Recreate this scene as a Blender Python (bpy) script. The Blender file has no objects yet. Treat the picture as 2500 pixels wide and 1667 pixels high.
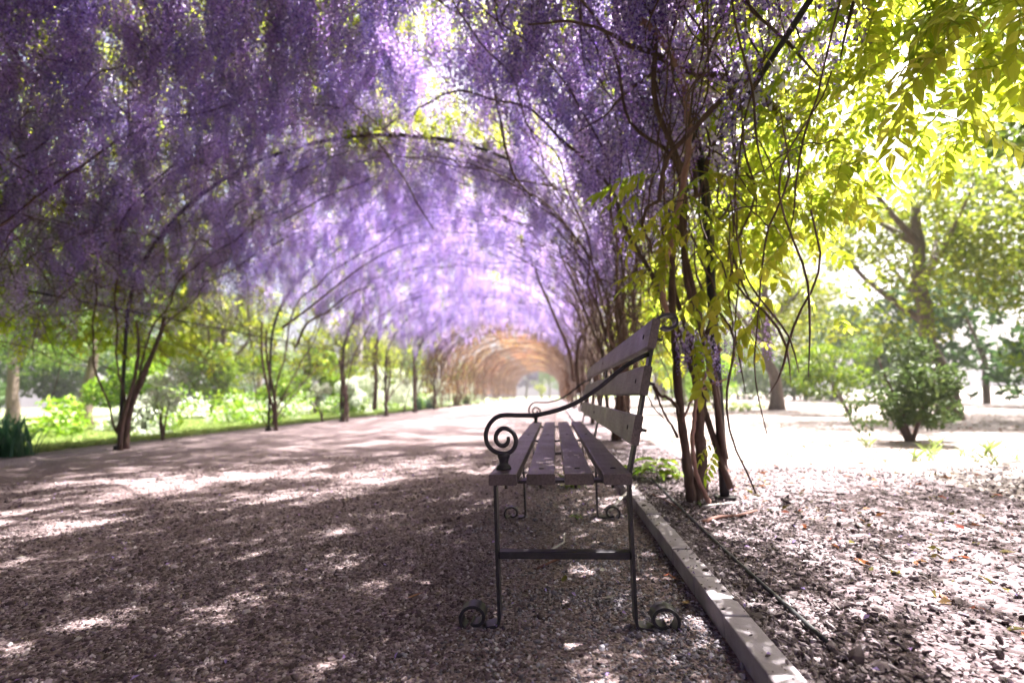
import bpy, math, random
import numpy as np
from mathutils import Vector, Matrix

# ------------------------------------------------------------------ scene, camera, light
S = bpy.context.scene
COL = S.collection
rng = np.random.default_rng(7)
random.seed(7)

H_CAM = 0.6891
PITCH, YAW, ROLL = 0.1073, 0.0824, -0.0213
FPX, CXP, CYP = 1225.9, 1250.0, 833.5          # focal length and centre in photograph pixels
_f = np.array([-math.sin(YAW) * math.cos(PITCH), math.cos(YAW) * math.cos(PITCH), math.sin(PITCH)])
_r0 = np.array([math.cos(YAW), math.sin(YAW), 0.0])
_u0 = np.cross(_r0, _f)
_r = _r0 * math.cos(ROLL) + _u0 * math.sin(ROLL)
_u = np.cross(_r, _f)

cd = bpy.data.cameras.new("camera")
cam = bpy.data.objects.new("camera", cd)
COL.objects.link(cam)
m = Matrix((( _r[0], _u[0], -_f[0], 0.0), (_r[1], _u[1], -_f[1], 0.0), (_r[2], _u[2], -_f[2], H_CAM), (0, 0, 0, 1)))
cam.matrix_world = m
cd.sensor_width = 36.0
cd.lens = FPX / 2500.0 * 36.0
cd.clip_start = 0.05
cd.clip_end = 600.0
cd.dof.use_dof = True
cd.dof.focus_distance = 1.62
cd.dof.aperture_fstop = 1.6
S.camera = cam

SUN_AZ, SUN_EL = math.radians(50.0), math.radians(58.0)   # azimuth from +Y towards +X
world = bpy.data.worlds.new("World")
S.world = world
world.use_nodes = True
wn = world.node_tree.nodes
wl = world.node_tree.links
wn.clear()
sky = wn.new("ShaderNodeTexSky")
sky.sky_type = 'NISHITA'
sky.sun_disc = False
sky.sun_elevation = SUN_EL
sky.sun_rotation = SUN_AZ
sky.dust_density = 9.0
sky.air_density = 0.5
sky.ozone_density = 0.4
bg = wn.new("ShaderNodeBackground")
bg.inputs[1].default_value = 0.07
wo = wn.new("ShaderNodeOutputWorld")
wl.new(sky.outputs[0], bg.inputs[0])
wl.new(bg.outputs[0], wo.inputs[0])

sd = bpy.data.lights.new("sun", 'SUN')
sd.energy = 5.0
sd.angle = math.radians(0.5)
sd.color = (1.0, 0.95, 0.91)
sun = bpy.data.objects.new("sun", sd)
COL.objects.link(sun)
SUN_DIR = Vector((math.sin(SUN_AZ) * math.cos(SUN_EL), math.cos(SUN_AZ) * math.cos(SUN_EL), math.sin(SUN_EL)))
sun.rotation_euler = SUN_DIR.to_track_quat('Z', 'Y').to_euler()
sun.location = (20, 20, 30)

S.view_settings.view_transform = 'Standard'
S.view_settings.look = 'None'
S.view_settings.gamma = 1.0
S.view_settings.use_curve_mapping = False
S.view_settings.exposure = 2.95
S.cycles.max_bounces = 10
S.cycles.diffuse_bounces = 5
S.cycles.transmission_bounces = 8
S.cycles.glossy_bounces = 3
S.cycles.caustics_reflective = False
S.cycles.caustics_refractive = False
S.cycles.sample_clamp_indirect = 6.0
S.cycles.use_denoising = True


# ------------------------------------------------------------------ helpers
def at(x, y, Y):
    """world point at depth Y seen at photograph pixel (x, y)"""
    d = _f + _r * (x - CXP) / FPX - _u * (y - CYP) / FPX
    d = d / d[1] * Y
    return np.array([d[0], d[1], d[2] + H_CAM])


def project(P):
    q = np.asarray(P, float) - np.array([0, 0, H_CAM])
    z = q @ _f
    zz = np.where(np.abs(z) < 1e-4, 1e-4, z)
    return CXP + FPX * (q @ _r) / zz, CYP - FPX * (q @ _u) / zz, z


def _hash(ix, iy, iz, seed):
    h = (ix * 374761393 + iy * 668265263 + iz * 2147483647 + seed * 1274126177) & 0xFFFFFFFF
    h = ((h ^ (h >> 13)) * 1103515245) & 0xFFFFFFFF
    h = h ^ (h >> 16)
    return (h & 0xFFFF) / 65535.0


def vnoise(P, seed=0):
    P = np.atleast_2d(np.asarray(P, float))
    i = np.floor(P).astype(np.int64)
    f = P - i
    f = f * f * (3 - 2 * f)
    out = np.zeros(len(P))
    for dx in (0, 1):
        for dy in (0, 1):
            for dz in (0, 1):
                w = (f[:, 0] if dx else 1 - f[:, 0]) * (f[:, 1] if dy else 1 - f[:, 1]) * (f[:, 2] if dz else 1 - f[:, 2])
                out += w * _hash(i[:, 0] + dx, i[:, 1] + dy, i[:, 2] + dz, seed)
    return out


class MB:
    def __init__(self):
        self.v, self.f, self.n, self.c = [], [], 0, []

    def add(self, V, Fc, col=None):
        V = np.asarray(V, float).reshape(-1, 3)
        self.v.append(V)
        for q in Fc:
            self.f.append(tuple(int(i) + self.n for i in q))
            self.c.append(col)
        self.n += len(V)

    def box(self, lo, hi):
        (x0, y0, z0), (x1, y1, z1) = lo, hi
        V = [(x0, y0, z0), (x1, y0, z0), (x1, y1, z0), (x0, y1, z0), (x0, y0, z1), (x1, y0, z1), (x1, y1, z1), (x0, y1, z1)]
        self.add(V, [(0, 3, 2, 1), (4, 5, 6, 7), (0, 1, 5, 4), (1, 2, 6, 5), (2, 3, 7, 6), (3, 0, 4, 7)])

    def tube(self, P, R, sides=6, cap=True):
        P = np.asarray(P, float)
        n = len(P)
        R = np.broadcast_to(np.asarray(R, float), (n,))
        T = np.gradient(P, axis=0)
        T /= np.linalg.norm(T, axis=1)[:, None] + 1e-9
        ref = np.array([0.31, 0.83, 0.46]) if abs(T[0] @ np.array([0.31, 0.83, 0.46])) < .9 else np.array([1.0, 0, 0])
        A = np.zeros_like(P)
        a = ref - T[0] * (ref @ T[0])
        for i in range(n):
            a = a - T[i] * (a @ T[i])
            a = a / (np.linalg.norm(a) + 1e-9)
            A[i] = a
        B = np.cross(T, A)
        ang = np.arange(sides) * 2 * math.pi / sides
        V = P[:, None, :] + R[:, None, None] * (A[:, None, :] * np.cos(ang)[None, :, None] + B[:, None, :] * np.sin(ang)[None, :, None])
        F = []
        for i in range(n - 1):
            o = i * sides
            for k in range(sides):
                k2 = (k + 1) % sides
                F.append((o + k, o + k2, o + sides + k2, o + sides + k))
        if cap:
            F.append(tuple(range(sides - 1, -1, -1)))
            F.append(tuple(range((n - 1) * sides, n * sides)))
        self.add(V.reshape(-1, 3), F)

    def strap(self, P2, y0, y1, th):
        """flat bar: centre line in the XZ plane, thickness th, width from y0 to y1"""
        P = np.asarray(P2, float)
        T = np.gradient(P, axis=0)
        T /= np.linalg.norm(T, axis=1)[:, None] + 1e-9
        N = np.stack([T[:, 1], -T[:, 0]], 1)
        a, b = P + N * th / 2, P - N * th / 2
        V = []
        for i in range(len(P)):
            V += [(a[i, 0], y0, a[i, 1]), (a[i, 0], y1, a[i, 1]), (b[i, 0], y1, b[i, 1]), (b[i, 0], y0, b[i, 1])]
        F = []
        for i in range(len(P) - 1):
            o = 4 * i
            for k in range(4):
                k2 = (k + 1) % 4
                F.append((o + k, o + 4 + k, o + 4 + k2, o + k2))
        F.append((0, 1, 2, 3))
        o = 4 * (len(P) - 1)
        F.append((o + 3, o + 2, o + 1, o))
        self.add(V, F)

    def lathe(self, prof, c, sides=20, axis='z'):
        V, F = [], []
        n = len(prof)
        for (h, r) in prof:
            for k in range(sides):
                a = 2 * math.pi * k / sides
                if axis == 'z':
                    V.append((c[0] + r * math.cos(a), c[1] + r * math.sin(a), c[2] + h))
                else:
                    V.append((c[0] + h, c[1] + r * math.cos(a), c[2] + r * math.sin(a)))
        for i in range(n - 1):
            for k in range(sides):
                k2 = (k + 1) % sides
                F.append((i * sides + k, i * sides + k2, (i + 1) * sides + k2, (i + 1) * sides + k))
        F.append(tuple(range(sides - 1, -1, -1)))
        F.append(tuple(range((n - 1) * sides, n * sides)))
        self.add(V, F)

    def mesh(self, name, mat=None, smooth=False):
        me = bpy.data.meshes.new(name)
        V = np.concatenate(self.v) if self.v else np.zeros((0, 3))
        me.from_pydata(V.tolist(), [], self.f)
        if any(c is not None for c in self.c):
            at_ = me.attributes.new("tint", 'FLOAT_COLOR', 'CORNER')
            buf = []
            for fc, c in zip(self.f, self.c):
                c = c or (1, 1, 1)
                buf += [c[0], c[1], c[2], 1.0] * len(fc)
            at_.data.foreach_set("color", buf)
        if smooth:
            me.polygons.foreach_set("use_smooth", [True] * len(me.polygons))
        if mat:
            me.materials.append(mat)
        me.update()
        return me

    def build(self, name, mat, parent=None, smooth=False):
        return link(name, self.mesh(name, mat, smooth), parent)


def link(name, me, parent=None, loc=None):
    o = bpy.data.objects.new(name, me)
    COL.objects.link(o)
    if parent is not None:
        o.parent = parent
    if loc is not None:
        o.location = loc
    return o


def tag(o, label=None, cat=None, group=None, kind=None):
    if label: o['label'] = label
    if cat: o['category'] = cat
    if group: o['group'] = group
    if kind: o['kind'] = kind
    return o


def thing(name, label, cat, loc=(0, 0, 0), group=None):
    o = bpy.data.objects.new(name, None)
    o.empty_display_size = .1
    COL.objects.link(o)
    o.location = loc
    return tag(o, label, cat, group)


def shift(o, root):
    """geometry given in world coordinates under an Empty that stands elsewhere"""
    o.location = -Vector(root.location)
    return o


def bevel(o, w, seg=2):
    b = o.modifiers.new("bevel", 'BEVEL')
    b.width = w
    b.segments = seg
    b.limit_method = 'ANGLE'
    return o


def smooth_path(P, n=8):
    """Catmull-Rom through the points"""
    P = np.asarray(P, float)
    Q = np.vstack([2 * P[0] - P[1], P, 2 * P[-1] - P[-2]])
    out = []
    for i in range(1, len(Q) - 2):
        t = np.linspace(0, 1, n, endpoint=False)[:, None]
        p0, p1, p2, p3 = Q[i - 1], Q[i], Q[i + 1], Q[i + 2]
        out.append(.5 * ((2 * p1) + (-p0 + p2) * t + (2 * p0 - 5 * p1 + 4 * p2 - p3) * t ** 2 + (-p0 + 3 * p1 - 3 * p2 + p3) * t ** 3))
    out.append(P[-1:])
    return np.vstack(out)


# ------------------------------------------------------------------ materials
def new_mat(name):
    mt = bpy.data.materials.new(name)
    mt.use_nodes = True
    nt = mt.node_tree
    nt.nodes.clear()
    out = nt.nodes.new("ShaderNodeOutputMaterial")
    return mt, nt, out


def N(nt, kind, **kw):
    n = nt.nodes.new(kind)
    for k, v in kw.items():
        if k.startswith('i_'):
            n.inputs[k[2:].replace('_', ' ')].default_value = v
        else:
            setattr(n, k, v)
    return n


def ramp(nt, fac, stops):
    r = nt.nodes.new("ShaderNodeValToRGB")
    el = r.color_ramp.elements
    while len(el) < len(stops):
        el.new(0.5)
    for e, (p, c) in zip(el, stops):
        e.position = p
        e.color = (c[0], c[1], c[2], 1)
    nt.links.new(fac, r.inputs[0])
    return r.outputs[0]


def mixc(nt, fac, a, b, mode='MIX'):
    mx = nt.nodes.new("ShaderNodeMix")
    mx.data_type = 'RGBA'
    mx.blend_type = mode
    for sock, v in ((mx.inputs[0], fac), (mx.inputs[6], a), (mx.inputs[7], b)):
        if hasattr(v, 'is_linked'):
            nt.links.new(v, sock)
        elif isinstance(v, (int, float)):
            sock.default_value = v
        else:
            sock.default_value = (v[0], v[1], v[2], 1)
    return mx.outputs[2]


def noise_mat(name, stops, scale=8, detail=6, rough=.8, stretch=(1, 1, 1), bump=.3, bscale=None, dist=.01, spec=.3, rand=0.0, coords='Object'):
    mt, nt, out = new_mat(name)
    tc = N(nt, "ShaderNodeTexCoord")
    mp = N(nt, "ShaderNodeMapping")
    mp.inputs['Scale'].default_value = stretch
    nt.links.new(tc.outputs[coords], mp.inputs[0])
    nz = N(nt, "ShaderNodeTexNoise", i_Scale=scale, i_Detail=detail, i_Roughness=.65)
    nt.links.new(mp.outputs[0], nz.inputs['Vector'])
    c = ramp(nt, nz.outputs[0], stops)
    if rand:
        oi = N(nt, "ShaderNodeObjectInfo")
        hs = N(nt, "ShaderNodeHueSaturation")
        ma = N(nt, "ShaderNodeMapRange", i_To_Min=1 - rand, i_To_Max=1 + rand)
        nt.links.new(oi.outputs['Random'], ma.inputs[0])
        nt.links.new(ma.outputs[0], hs.inputs['Value'])
        nt.links.new(c, hs.inputs['Color'])
        c = hs.outputs[0]
    bs = N(nt, "ShaderNodeBsdfPrincipled")
    bs.inputs['Roughness'].default_value = rough
    bs.inputs['Specular IOR Level'].default_value = spec
    nt.links.new(c, bs.inputs['Base Color'])
    if bump:
        n2 = N(nt, "ShaderNodeTexNoise", i_Scale=bscale or scale * 3, i_Detail=5.0)
        nt.links.new(mp.outputs[0], n2.inputs['Vector'])
        bp = N(nt, "ShaderNodeBump", i_Strength=bump, i_Distance=dist)
        nt.links.new(n2.outputs[0], bp.inputs['Height'])
        nt.links.new(bp.outputs[0], bs.inputs['Normal'])
    nt.links.new(bs.outputs[0], out.inputs[0])
    return mt


def leaf_mat(name, stops, trans=.45, rand=.25, use_tint=False, hue=0.02, rough=.5, spec=.25, tmul=1.0):
    """thin leaf or petal: reflects on one side, lets light through to the other"""
    mt, nt, out = new_mat(name)
    oi = N(nt, "ShaderNodeObjectInfo")
    if use_tint:
        a = N(nt, "ShaderNodeAttribute", attribute_name="tint")
        c = a.outputs['Color']
    else:
        geo = N(nt, "ShaderNodeNewGeometry")
        ad = N(nt, "ShaderNodeMath", operation='ADD')
        nt.links.new(geo.outputs['Random Per Island'], ad.inputs[0])
        nt.links.new(oi.outputs['Random'], ad.inputs[1])
        fr = N(nt, "ShaderNodeMath", operation='FRACT')
        nt.links.new(ad.outputs[0], fr.inputs[0])
        c = ramp(nt, fr.outputs[0], stops)
    hs = N(nt, "ShaderNodeHueSaturation")
    mv = N(nt, "ShaderNodeMapRange", i_To_Min=1 - rand, i_To_Max=1 + rand)
    mh = N(nt, "ShaderNodeMapRange", i_To_Min=.5 - hue, i_To_Max=.5 + hue)
    nt.links.new(oi.outputs['Random'], mv.inputs[0])
    m7 = N(nt, "ShaderNodeMath", operation='MULTIPLY')
    m7.inputs[1].default_value = 7.31
    nt.links.new(oi.outputs['Random'], m7.inputs[0])
    f7 = N(nt, "ShaderNodeMath", operation='FRACT')
    nt.links.new(m7.outputs[0], f7.inputs[0])
    nt.links.new(f7.outputs[0], mh.inputs[0])
    nt.links.new(mv.outputs[0], hs.inputs['Value'])
    nt.links.new(mh.outputs[0], hs.inputs['Hue'])
    nt.links.new(c, hs.inputs['Color'])
    bs = N(nt, "ShaderNodeBsdfPrincipled")
    bs.inputs['Roughness'].default_value = rough
    bs.inputs['Specular IOR Level'].default_value = spec
    nt.links.new(hs.outputs[0], bs.inputs['Base Color'])
    tr = N(nt, "ShaderNodeBsdfTranslucent")
    tcol = mixc(nt, 1.0, hs.outputs[0], (tmul, tmul, tmul), 'MULTIPLY')
    nt.links.new(tcol, tr.inputs['Color'])
    mx = N(nt, "ShaderNodeMixShader")
    mx.inputs[0].default_value = trans
    nt.links.new(bs.outputs[0], mx.inputs[1])
    nt.links.new(tr.outputs[0], mx.inputs[2])
    nt.links.new(mx.outputs[0], out.inputs[0])
    return mt


def gravel_mat(name, stops, cell, bump, tone):
    """ground of small stones: cell colour per stone, slow stains, stone relief"""
    mt, nt, out = new_mat(name)
    tc = N(nt, "ShaderNodeTexCoord")
    vo = N(nt, "ShaderNodeTexVoronoi", i_Scale=cell)
    nt.links.new(tc.outputs['Object'], vo.inputs['Vector'])
    sp = N(nt, "ShaderNodeSeparateColor")
    nt.links.new(vo.outputs['Color'], sp.inputs[0])
    c = ramp(nt, sp.outputs[0], stops)
    nz = N(nt, "ShaderNodeTexNoise", i_Scale=1.1, i_Detail=7.0, i_Roughness=.6)
    nt.links.new(tc.outputs['Object'], nz.inputs['Vector'])
    t = ramp(nt, nz.outputs[0], tone)
    c = mixc(nt, 1.0, c, t, 'MULTIPLY')
    bs = N(nt, "ShaderNodeBsdfPrincipled")
    bs.inputs['Roughness'].default_value = .85
    bs.inputs['Specular IOR Level'].default_value = .2
    nt.links.new(c, bs.inputs['Base Color'])
    bp = N(nt, "ShaderNodeBump", i_Strength=bump, i_Distance=.006)
    bp.invert = True
    nt.links.new(vo.outputs['Distance'], bp.inputs['Height'])
    nt.links.new(bp.outputs[0], bs.inputs['Normal'])
    nt.links.new(bs.outputs[0], out.inputs[0])
    return mt


def stone_mat(name, stops):
    mt, nt, out = new_mat(name)
    oi = N(nt, "ShaderNodeObjectInfo")
    c = ramp(nt, oi.outputs['Random'], stops)
    tc = N(nt, "ShaderNodeTexCoord")
    nz = N(nt, "ShaderNodeTexNoise", i_Scale=180.0, i_Detail=3.0)
    nt.links.new(tc.outputs['Object'], nz.inputs['Vector'])
    c = mixc(nt, 1.0, c, ramp(nt, nz.outputs[0], [(.3, (.65, .63, .63)), (.7, (1.15, 1.15, 1.15))]), 'MULTIPLY')
    bs = N(nt, "ShaderNodeBsdfPrincipled")
    bs.inputs['Roughness'].default_value = .7
    bs.inputs['Specular IOR Level'].default_value = .3
    nt.links.new(c, bs.inputs['Base Color'])
    nt.links.new(bs.outputs[0], out.inputs[0])
    return mt


def wood_mat():
    """weathered brown paint over long grain, paler where it has rubbed thin"""
    mt, nt, out = new_mat("weathered_plank")
    tc = N(nt, "ShaderNodeTexCoord"); oi = N(nt, "ShaderNodeObjectInfo")
    off = N(nt, "ShaderNodeVectorMath", operation='ADD')
    cm = N(nt, "ShaderNodeCombineXYZ")
    mu = N(nt, "ShaderNodeMath", operation='MULTIPLY'); mu.inputs[1].default_value = 37.0
    nt.links.new(oi.outputs['Random'], mu.inputs[0]); nt.links.new(mu.outputs[0], cm.inputs[1])
    nt.links.new(tc.outputs['Object'], off.inputs[0]); nt.links.new(cm.outputs[0], off.inputs[1])
    mp = N(nt, "ShaderNodeMapping"); mp.inputs['Scale'].default_value = (11, .6, 11)
    nt.links.new(off.outputs[0], mp.inputs[0])
    g = N(nt, "ShaderNodeTexNoise", i_Scale=16.0, i_Detail=8.0, i_Roughness=.7, i_Distortion=.4)
    nt.links.new(mp.outputs[0], g.inputs['Vector'])
    c = ramp(nt, g.outputs[0], [(.30, (.028, .017, .021)), (.48, (.074, .051, .057)), (.60, (.100, .072, .078)), (.78, (.18, .14, .142))])
    st = N(nt, "ShaderNodeTexNoise", i_Scale=5.5, i_Detail=6.0, i_Roughness=.7)
    nt.links.new(off.outputs[0], st.inputs['Vector'])
    c = mixc(nt, 1.0, c, ramp(nt, st.outputs[0], [(.32, (.55, .52, .52)), (.55, (1, 1, 1)), (.72, (1.35, 1.3, 1.26))]), 'MULTIPLY')
    bs = N(nt, "ShaderNodeBsdfPrincipled"); bs.inputs['Specular IOR Level'].default_value = .45
    nt.links.new(c, bs.inputs['Base Color'])
    nt.links.new(ramp(nt, st.outputs[0], [(.3, (.36, .36, .36)), (.7, (.6, .6, .6))]), bs.inputs['Roughness'])
    bp = N(nt, "ShaderNodeBump", i_Strength=.55, i_Distance=.0016)
    nt.links.new(g.outputs[0], bp.inputs['Height']); nt.links.new(bp.outputs[0], bs.inputs['Normal'])
    nt.links.new(bs.outputs[0], out.inputs[0])
    return mt


M = {}
M['iron'] = noise_mat("painted_iron", [(.35, (.018, .015, .020)), (.6, (.030, .026, .033)), (.78, (.065, .052, .058))], scale=30, rough=.45, bump=.25, bscale=140, dist=.001, spec=.32)
M['wood'] = wood_mat()
M['bolt'] = noise_mat("bolt_iron", [(.3, (.015, .012, .015)), (.7, (.05, .04, .045))], scale=60, rough=.5, bump=0)
M['path'] = gravel_mat("path_gravel", [(0, (.088, .058, .059)), (.35, (.165, .122, .124)), (.7, (.26, .206, .209)), (1, (.40, .335, .338))], 105, 1.0, [(.3, (.62, .56, .56)), (.5, (.9, .87, .87)), (.72, (1.12, 1.1, 1.1))])
M['bedsoil'] = gravel_mat("bed_chippings", [(0, (.045, .03, .032)), (.4, (.10, .075, .082)), (.75, (.20, .165, .185)), (1, (.36, .31, .34))], 75, 1.0, [(.3, (.5, .45, .45)), (.5, (.85, .8, .8)), (.72, (1.1, 1.08, 1.08))])
M['pale'] = gravel_mat("pale_gravel", [(0, (.13, .105, .10)), (.5, (.21, .18, .175)), (1, (.32, .29, .28))], 60, .8, [(.3, (.6, .52, .46)), (.5, (.9, .88, .86)), (.72, (1.1, 1.1, 1.1))])
M['soil'] = noise_mat("dark_soil", [(.3, (.045, .033, .028)), (.7, (.10, .075, .06))], scale=9, bump=.8, bscale=45, dist=.02)
M['ground'] = noise_mat("open_ground", [(.3, (.06, .085, .025)), (.7, (.12, .14, .05))], scale=1.2, bump=.4, bscale=20, dist=.03)
M['lawn'] = noise_mat("lawn_ground", [(.3, (.16, .22, .07)), (.7, (.27, .33, .13))], scale=2.5, bump=.8, bscale=60, dist=.03)
M['kerb'] = noise_mat("kerb_concrete", [(.26, (.17, .145, .155)), (.40, (.28, .245, .265)), (.58, (.35, .315, .34)), (.78, (.42, .38, .41))], scale=11, rough=.85, bump=.5, bscale=150, dist=.002, rand=.12)
M['pebble'] = stone_mat("pebble_stone", [(0, (.050, .033, .034)), (.3, (.108, .075, .077)), (.6, (.195, .148, .150)), (.85, (.32, .262, .265)), (1, (.54, .475, .48))])
M['pebble_grey'] = stone_mat("grey_pebble_stone", [(0, (.055, .045, .055)), (.3, (.12, .105, .12)), (.6, (.22, .20, .23)), (.85, (.36, .34, .38)), (1, (.60, .57, .62))])
M['chip'] = stone_mat("bed_chip", [(0, (.04, .027, .028)), (.5, (.095, .068, .072)), (.82, (.22, .18, .195)), (1, (.44, .39, .41))])
M['petal'] = leaf_mat("wisteria_petal", None, trans=.52, rand=.40, use_tint=True, hue=.025, rough=.6, spec=.2, tmul=1.2)
M['stalk'] = noise_mat("flower_stalk", [(.3, (.09, .11, .05)), (.7, (.16, .15, .09))], scale=20, bump=0)
M['vleaf'] = leaf_mat("young_wisteria_leaf", [(0, (.21, .27, .015)), (.5, (.31, .37, .03)), (1, (.42, .42, .06))], trans=.6, rand=.2, rough=.4, tmul=1.1)
M['bronze'] = leaf_mat("bronze_wisteria_leaf", [(0, (.20, .080, .030)), (.5, (.33, .160, .070)), (1, (.33, .24, .09))], trans=.5, rand=.2)
M['bark'] = noise_mat("vine_bark", [(.3, (.045, .026, .022)), (.55, (.095, .058, .048)), (.75, (.16, .11, .095))], scale=22, stretch=(1, 1, .22), rough=.85, bump=.9, bscale=60, dist=.006)
M['pinkbark'] = noise_mat("young_vine_bark", [(.3, (.19, .09, .075)), (.7, (.34, .20, .17))], scale=30, stretch=(1, 1, .3), rough=.6, bump=.3, dist=.002)
M['dark'] = noise_mat("dark_metal", [(.3, (.012, .010, .012)), (.7, (.03, .025, .03))], scale=25, rough=.6, bump=.2)
M['brownvine'] = noise_mat("dry_vine", [(.3, (.075, .034, .02)), (.7, (.16, .085, .05))], scale=12, rough=.8, bump=0)
M['trunk'] = noise_mat("tree_bark", [(.3, (.07, .05, .04)), (.7, (.17, .13, .105))], scale=6, stretch=(1, 1, .25), bump=.9, bscale=22, dist=.02)
M['paletrunk'] = noise_mat("pale_bark", [(.3, (.22, .20, .20)), (.7, (.42, .39, .38))], scale=3, stretch=(1, 1, .4), bump=.4, bscale=18, dist=.01)
M['tree_a'] = leaf_mat("broad_tree_leaf", [(0, (.06, .11, .012)), (.5, (.11, .17, .02)), (1, (.19, .24, .03))], trans=.45)
M['lime'] = leaf_mat("lime_tree_leaf", [(0, (.11, .16, .012)), (.5, (.19, .24, .02)), (1, (.30, .32, .04))], trans=.5)
M['tree_b'] = leaf_mat("dark_tree_leaf", [(0, (.035, .07, .018)), (.5, (.06, .11, .03)), (1, (.10, .15, .04))], trans=.35)
M['tree_c'] = leaf_mat("violet_tree_leaf", [(0, (.05, .04, .09)), (1, (.12, .09, .19))], trans=.35)
M['shrub_a'] = leaf_mat("bright_shrub_leaf", [(0, (.08, .16, .008)), (.5, (.15, .25, .015)), (1, (.24, .31, .03))], trans=.5)
M['shrub_w'] = leaf_mat("silver_shrub_leaf", [(0, (.30, .36, .24)), (.5, (.48, .52, .40)), (1, (.66, .67, .60))], trans=.4)
M['strap'] = leaf_mat("strap_leaf", [(0, (.03, .09, .05)), (1, (.07, .16, .08))], trans=.35)
M['strap_o'] = leaf_mat("olive_strap_leaf", [(0, (.07, .10, .015)), (1, (.15, .17, .03))], trans=.35)
M['grass'] = leaf_mat("grass_blade", [(0, (.15, .22, .05)), (1, (.30, .36, .12))], trans=.4)
M['dry'] = leaf_mat("dry_leaf", [(0, (.16, .09, .04)), (1, (.28, .18, .08))], trans=.2)
M['dry_red'] = leaf_mat("red_dry_leaf", [(0, (.26, .08, .04)), (1, (.33, .12, .06))], trans=.2)
M['dry_pale'] = leaf_mat("pale_dry_leaf", [(0, (.42, .39, .34)), (1, (.5, .47, .42))], trans=.2)
M['olive'] = leaf_mat("olive_dry_leaf", [(0, (.13, .11, .025)), (1, (.18, .15, .035))], trans=.2)
M['twigpale'] = noise_mat("pale_twig", [(.3, (.38, .34, .32)), (.7, (.52, .48, .45))], scale=20, bump=.2)
M['twigred'] = noise_mat("red_twig", [(.3, (.10, .045, .035)), (.7, (.18, .085, .07))], scale=20, bump=.2)
M['pipe'] = noise_mat("black_pipe", [(.3, (.012, .012, .014)), (.7, (.028, .028, .03))], scale=30, rough=.5, bump=.1)


# ------------------------------------------------------------------ scattered stuff by geometry nodes
def scatter(name, P, rot, scl, protos, parent=None, label=None):
    """one object that sets copies of the small meshes in protos on the points P"""
    me = bpy.data.meshes.new(name)
    n = len(P)
    me.vertices.add(n)
    me.vertices.foreach_set("co", np.asarray(P, np.float32).ravel())
    a = me.attributes.new("rot", 'FLOAT_VECTOR', 'POINT')
    a.data.foreach_set("vector", np.asarray(rot, np.float32).ravel())
    a = me.attributes.new("scl", 'FLOAT', 'POINT')
    a.data.foreach_set("value", np.asarray(scl, np.float32).ravel())
    a = me.attributes.new("pick", 'INT', 'POINT')
    a.data.foreach_set("value", rng.integers(0, len(protos), n).astype(np.int32))
    me.update()
    ng = bpy.data.node_groups.new(name + "_nodes", 'GeometryNodeTree')
    ng.interface.new_socket("Geometry", in_out='INPUT', socket_type='NodeSocketGeometry')
    ng.interface.new_socket("Geometry", in_out='OUTPUT', socket_type='NodeSocketGeometry')
    gi = ng.nodes.new("NodeGroupInput")
    go = ng.nodes.new("NodeGroupOutput")
    jn = ng.nodes.new("GeometryNodeJoinGeometry")
    for p in reversed(protos):
        oi = ng.nodes.new("GeometryNodeObjectInfo")
        oi.inputs['Object'].default_value = p
        oi.inputs['As Instance'].default_value = False
        gt = ng.nodes.new("GeometryNodeGeometryToInstance")
        ng.links.new(oi.outputs['Geometry'], gt.inputs[0])
        ng.links.new(gt.outputs[0], jn.inputs[0])
    ip = ng.nodes.new("GeometryNodeInstanceOnPoints")
    ip.inputs['Pick Instance'].default_value = True
    ng.links.new(gi.outputs[0], ip.inputs['Points'])
    ng.links.new(jn.outputs[0], ip.inputs['Instance'])
    for nm, dt, sock in (("rot", 'FLOAT_VECTOR', 'Rotation'), ("scl", 'FLOAT', 'Scale'), ("pick", 'INT', 'Instance Index')):
        na = ng.nodes.new("GeometryNodeInputNamedAttribute")
        na.data_type = dt
        na.inputs['Name'].default_value = nm
        ng.links.new(na.outputs['Attribute'], ip.inputs[sock])
    ng.links.new(ip.outputs[0], go.inputs[0])
    o = link(name, me, parent)
    md = o.modifiers.new("scatter", 'NODES')
    md.node_group = ng
    o['kind'] = 'stuff'
    if label:
        o['label'] = label
    return o


def proto(name, me):
    return bpy.data.objects.new(name, me)       # never linked to the scene


# ------------------------------------------------------------------ setting: ground, lawn, path, beds, kerb
def sheet(name, x0, x1, y0, y1, z, mat, nx=1, ny=1, amp=0.0, seed=3):
    xs, ys = np.linspace(x0, x1, nx + 1), np.linspace(y0, y1, ny + 1)
    X, Y = np.meshgrid(xs, ys)
    Z = np.full(X.shape, z)
    if amp:
        Z = Z + amp * (vnoise(np.stack([X.ravel() * 1.7, Y.ravel() * 1.7, X.ravel() * 0], 1), seed).reshape(X.shape) - .5)
    b = MB()
    F = [(j * (nx + 1) + i, j * (nx + 1) + i + 1, (j + 1) * (nx + 1) + i + 1, (j + 1) * (nx + 1) + i) for j in range(ny) for i in range(nx)]
    b.add(np.stack([X.ravel(), Y.ravel(), Z.ravel()], 1), F)
    return tag(b.build(name, mat, smooth=bool(amp)), kind='structure')


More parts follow.
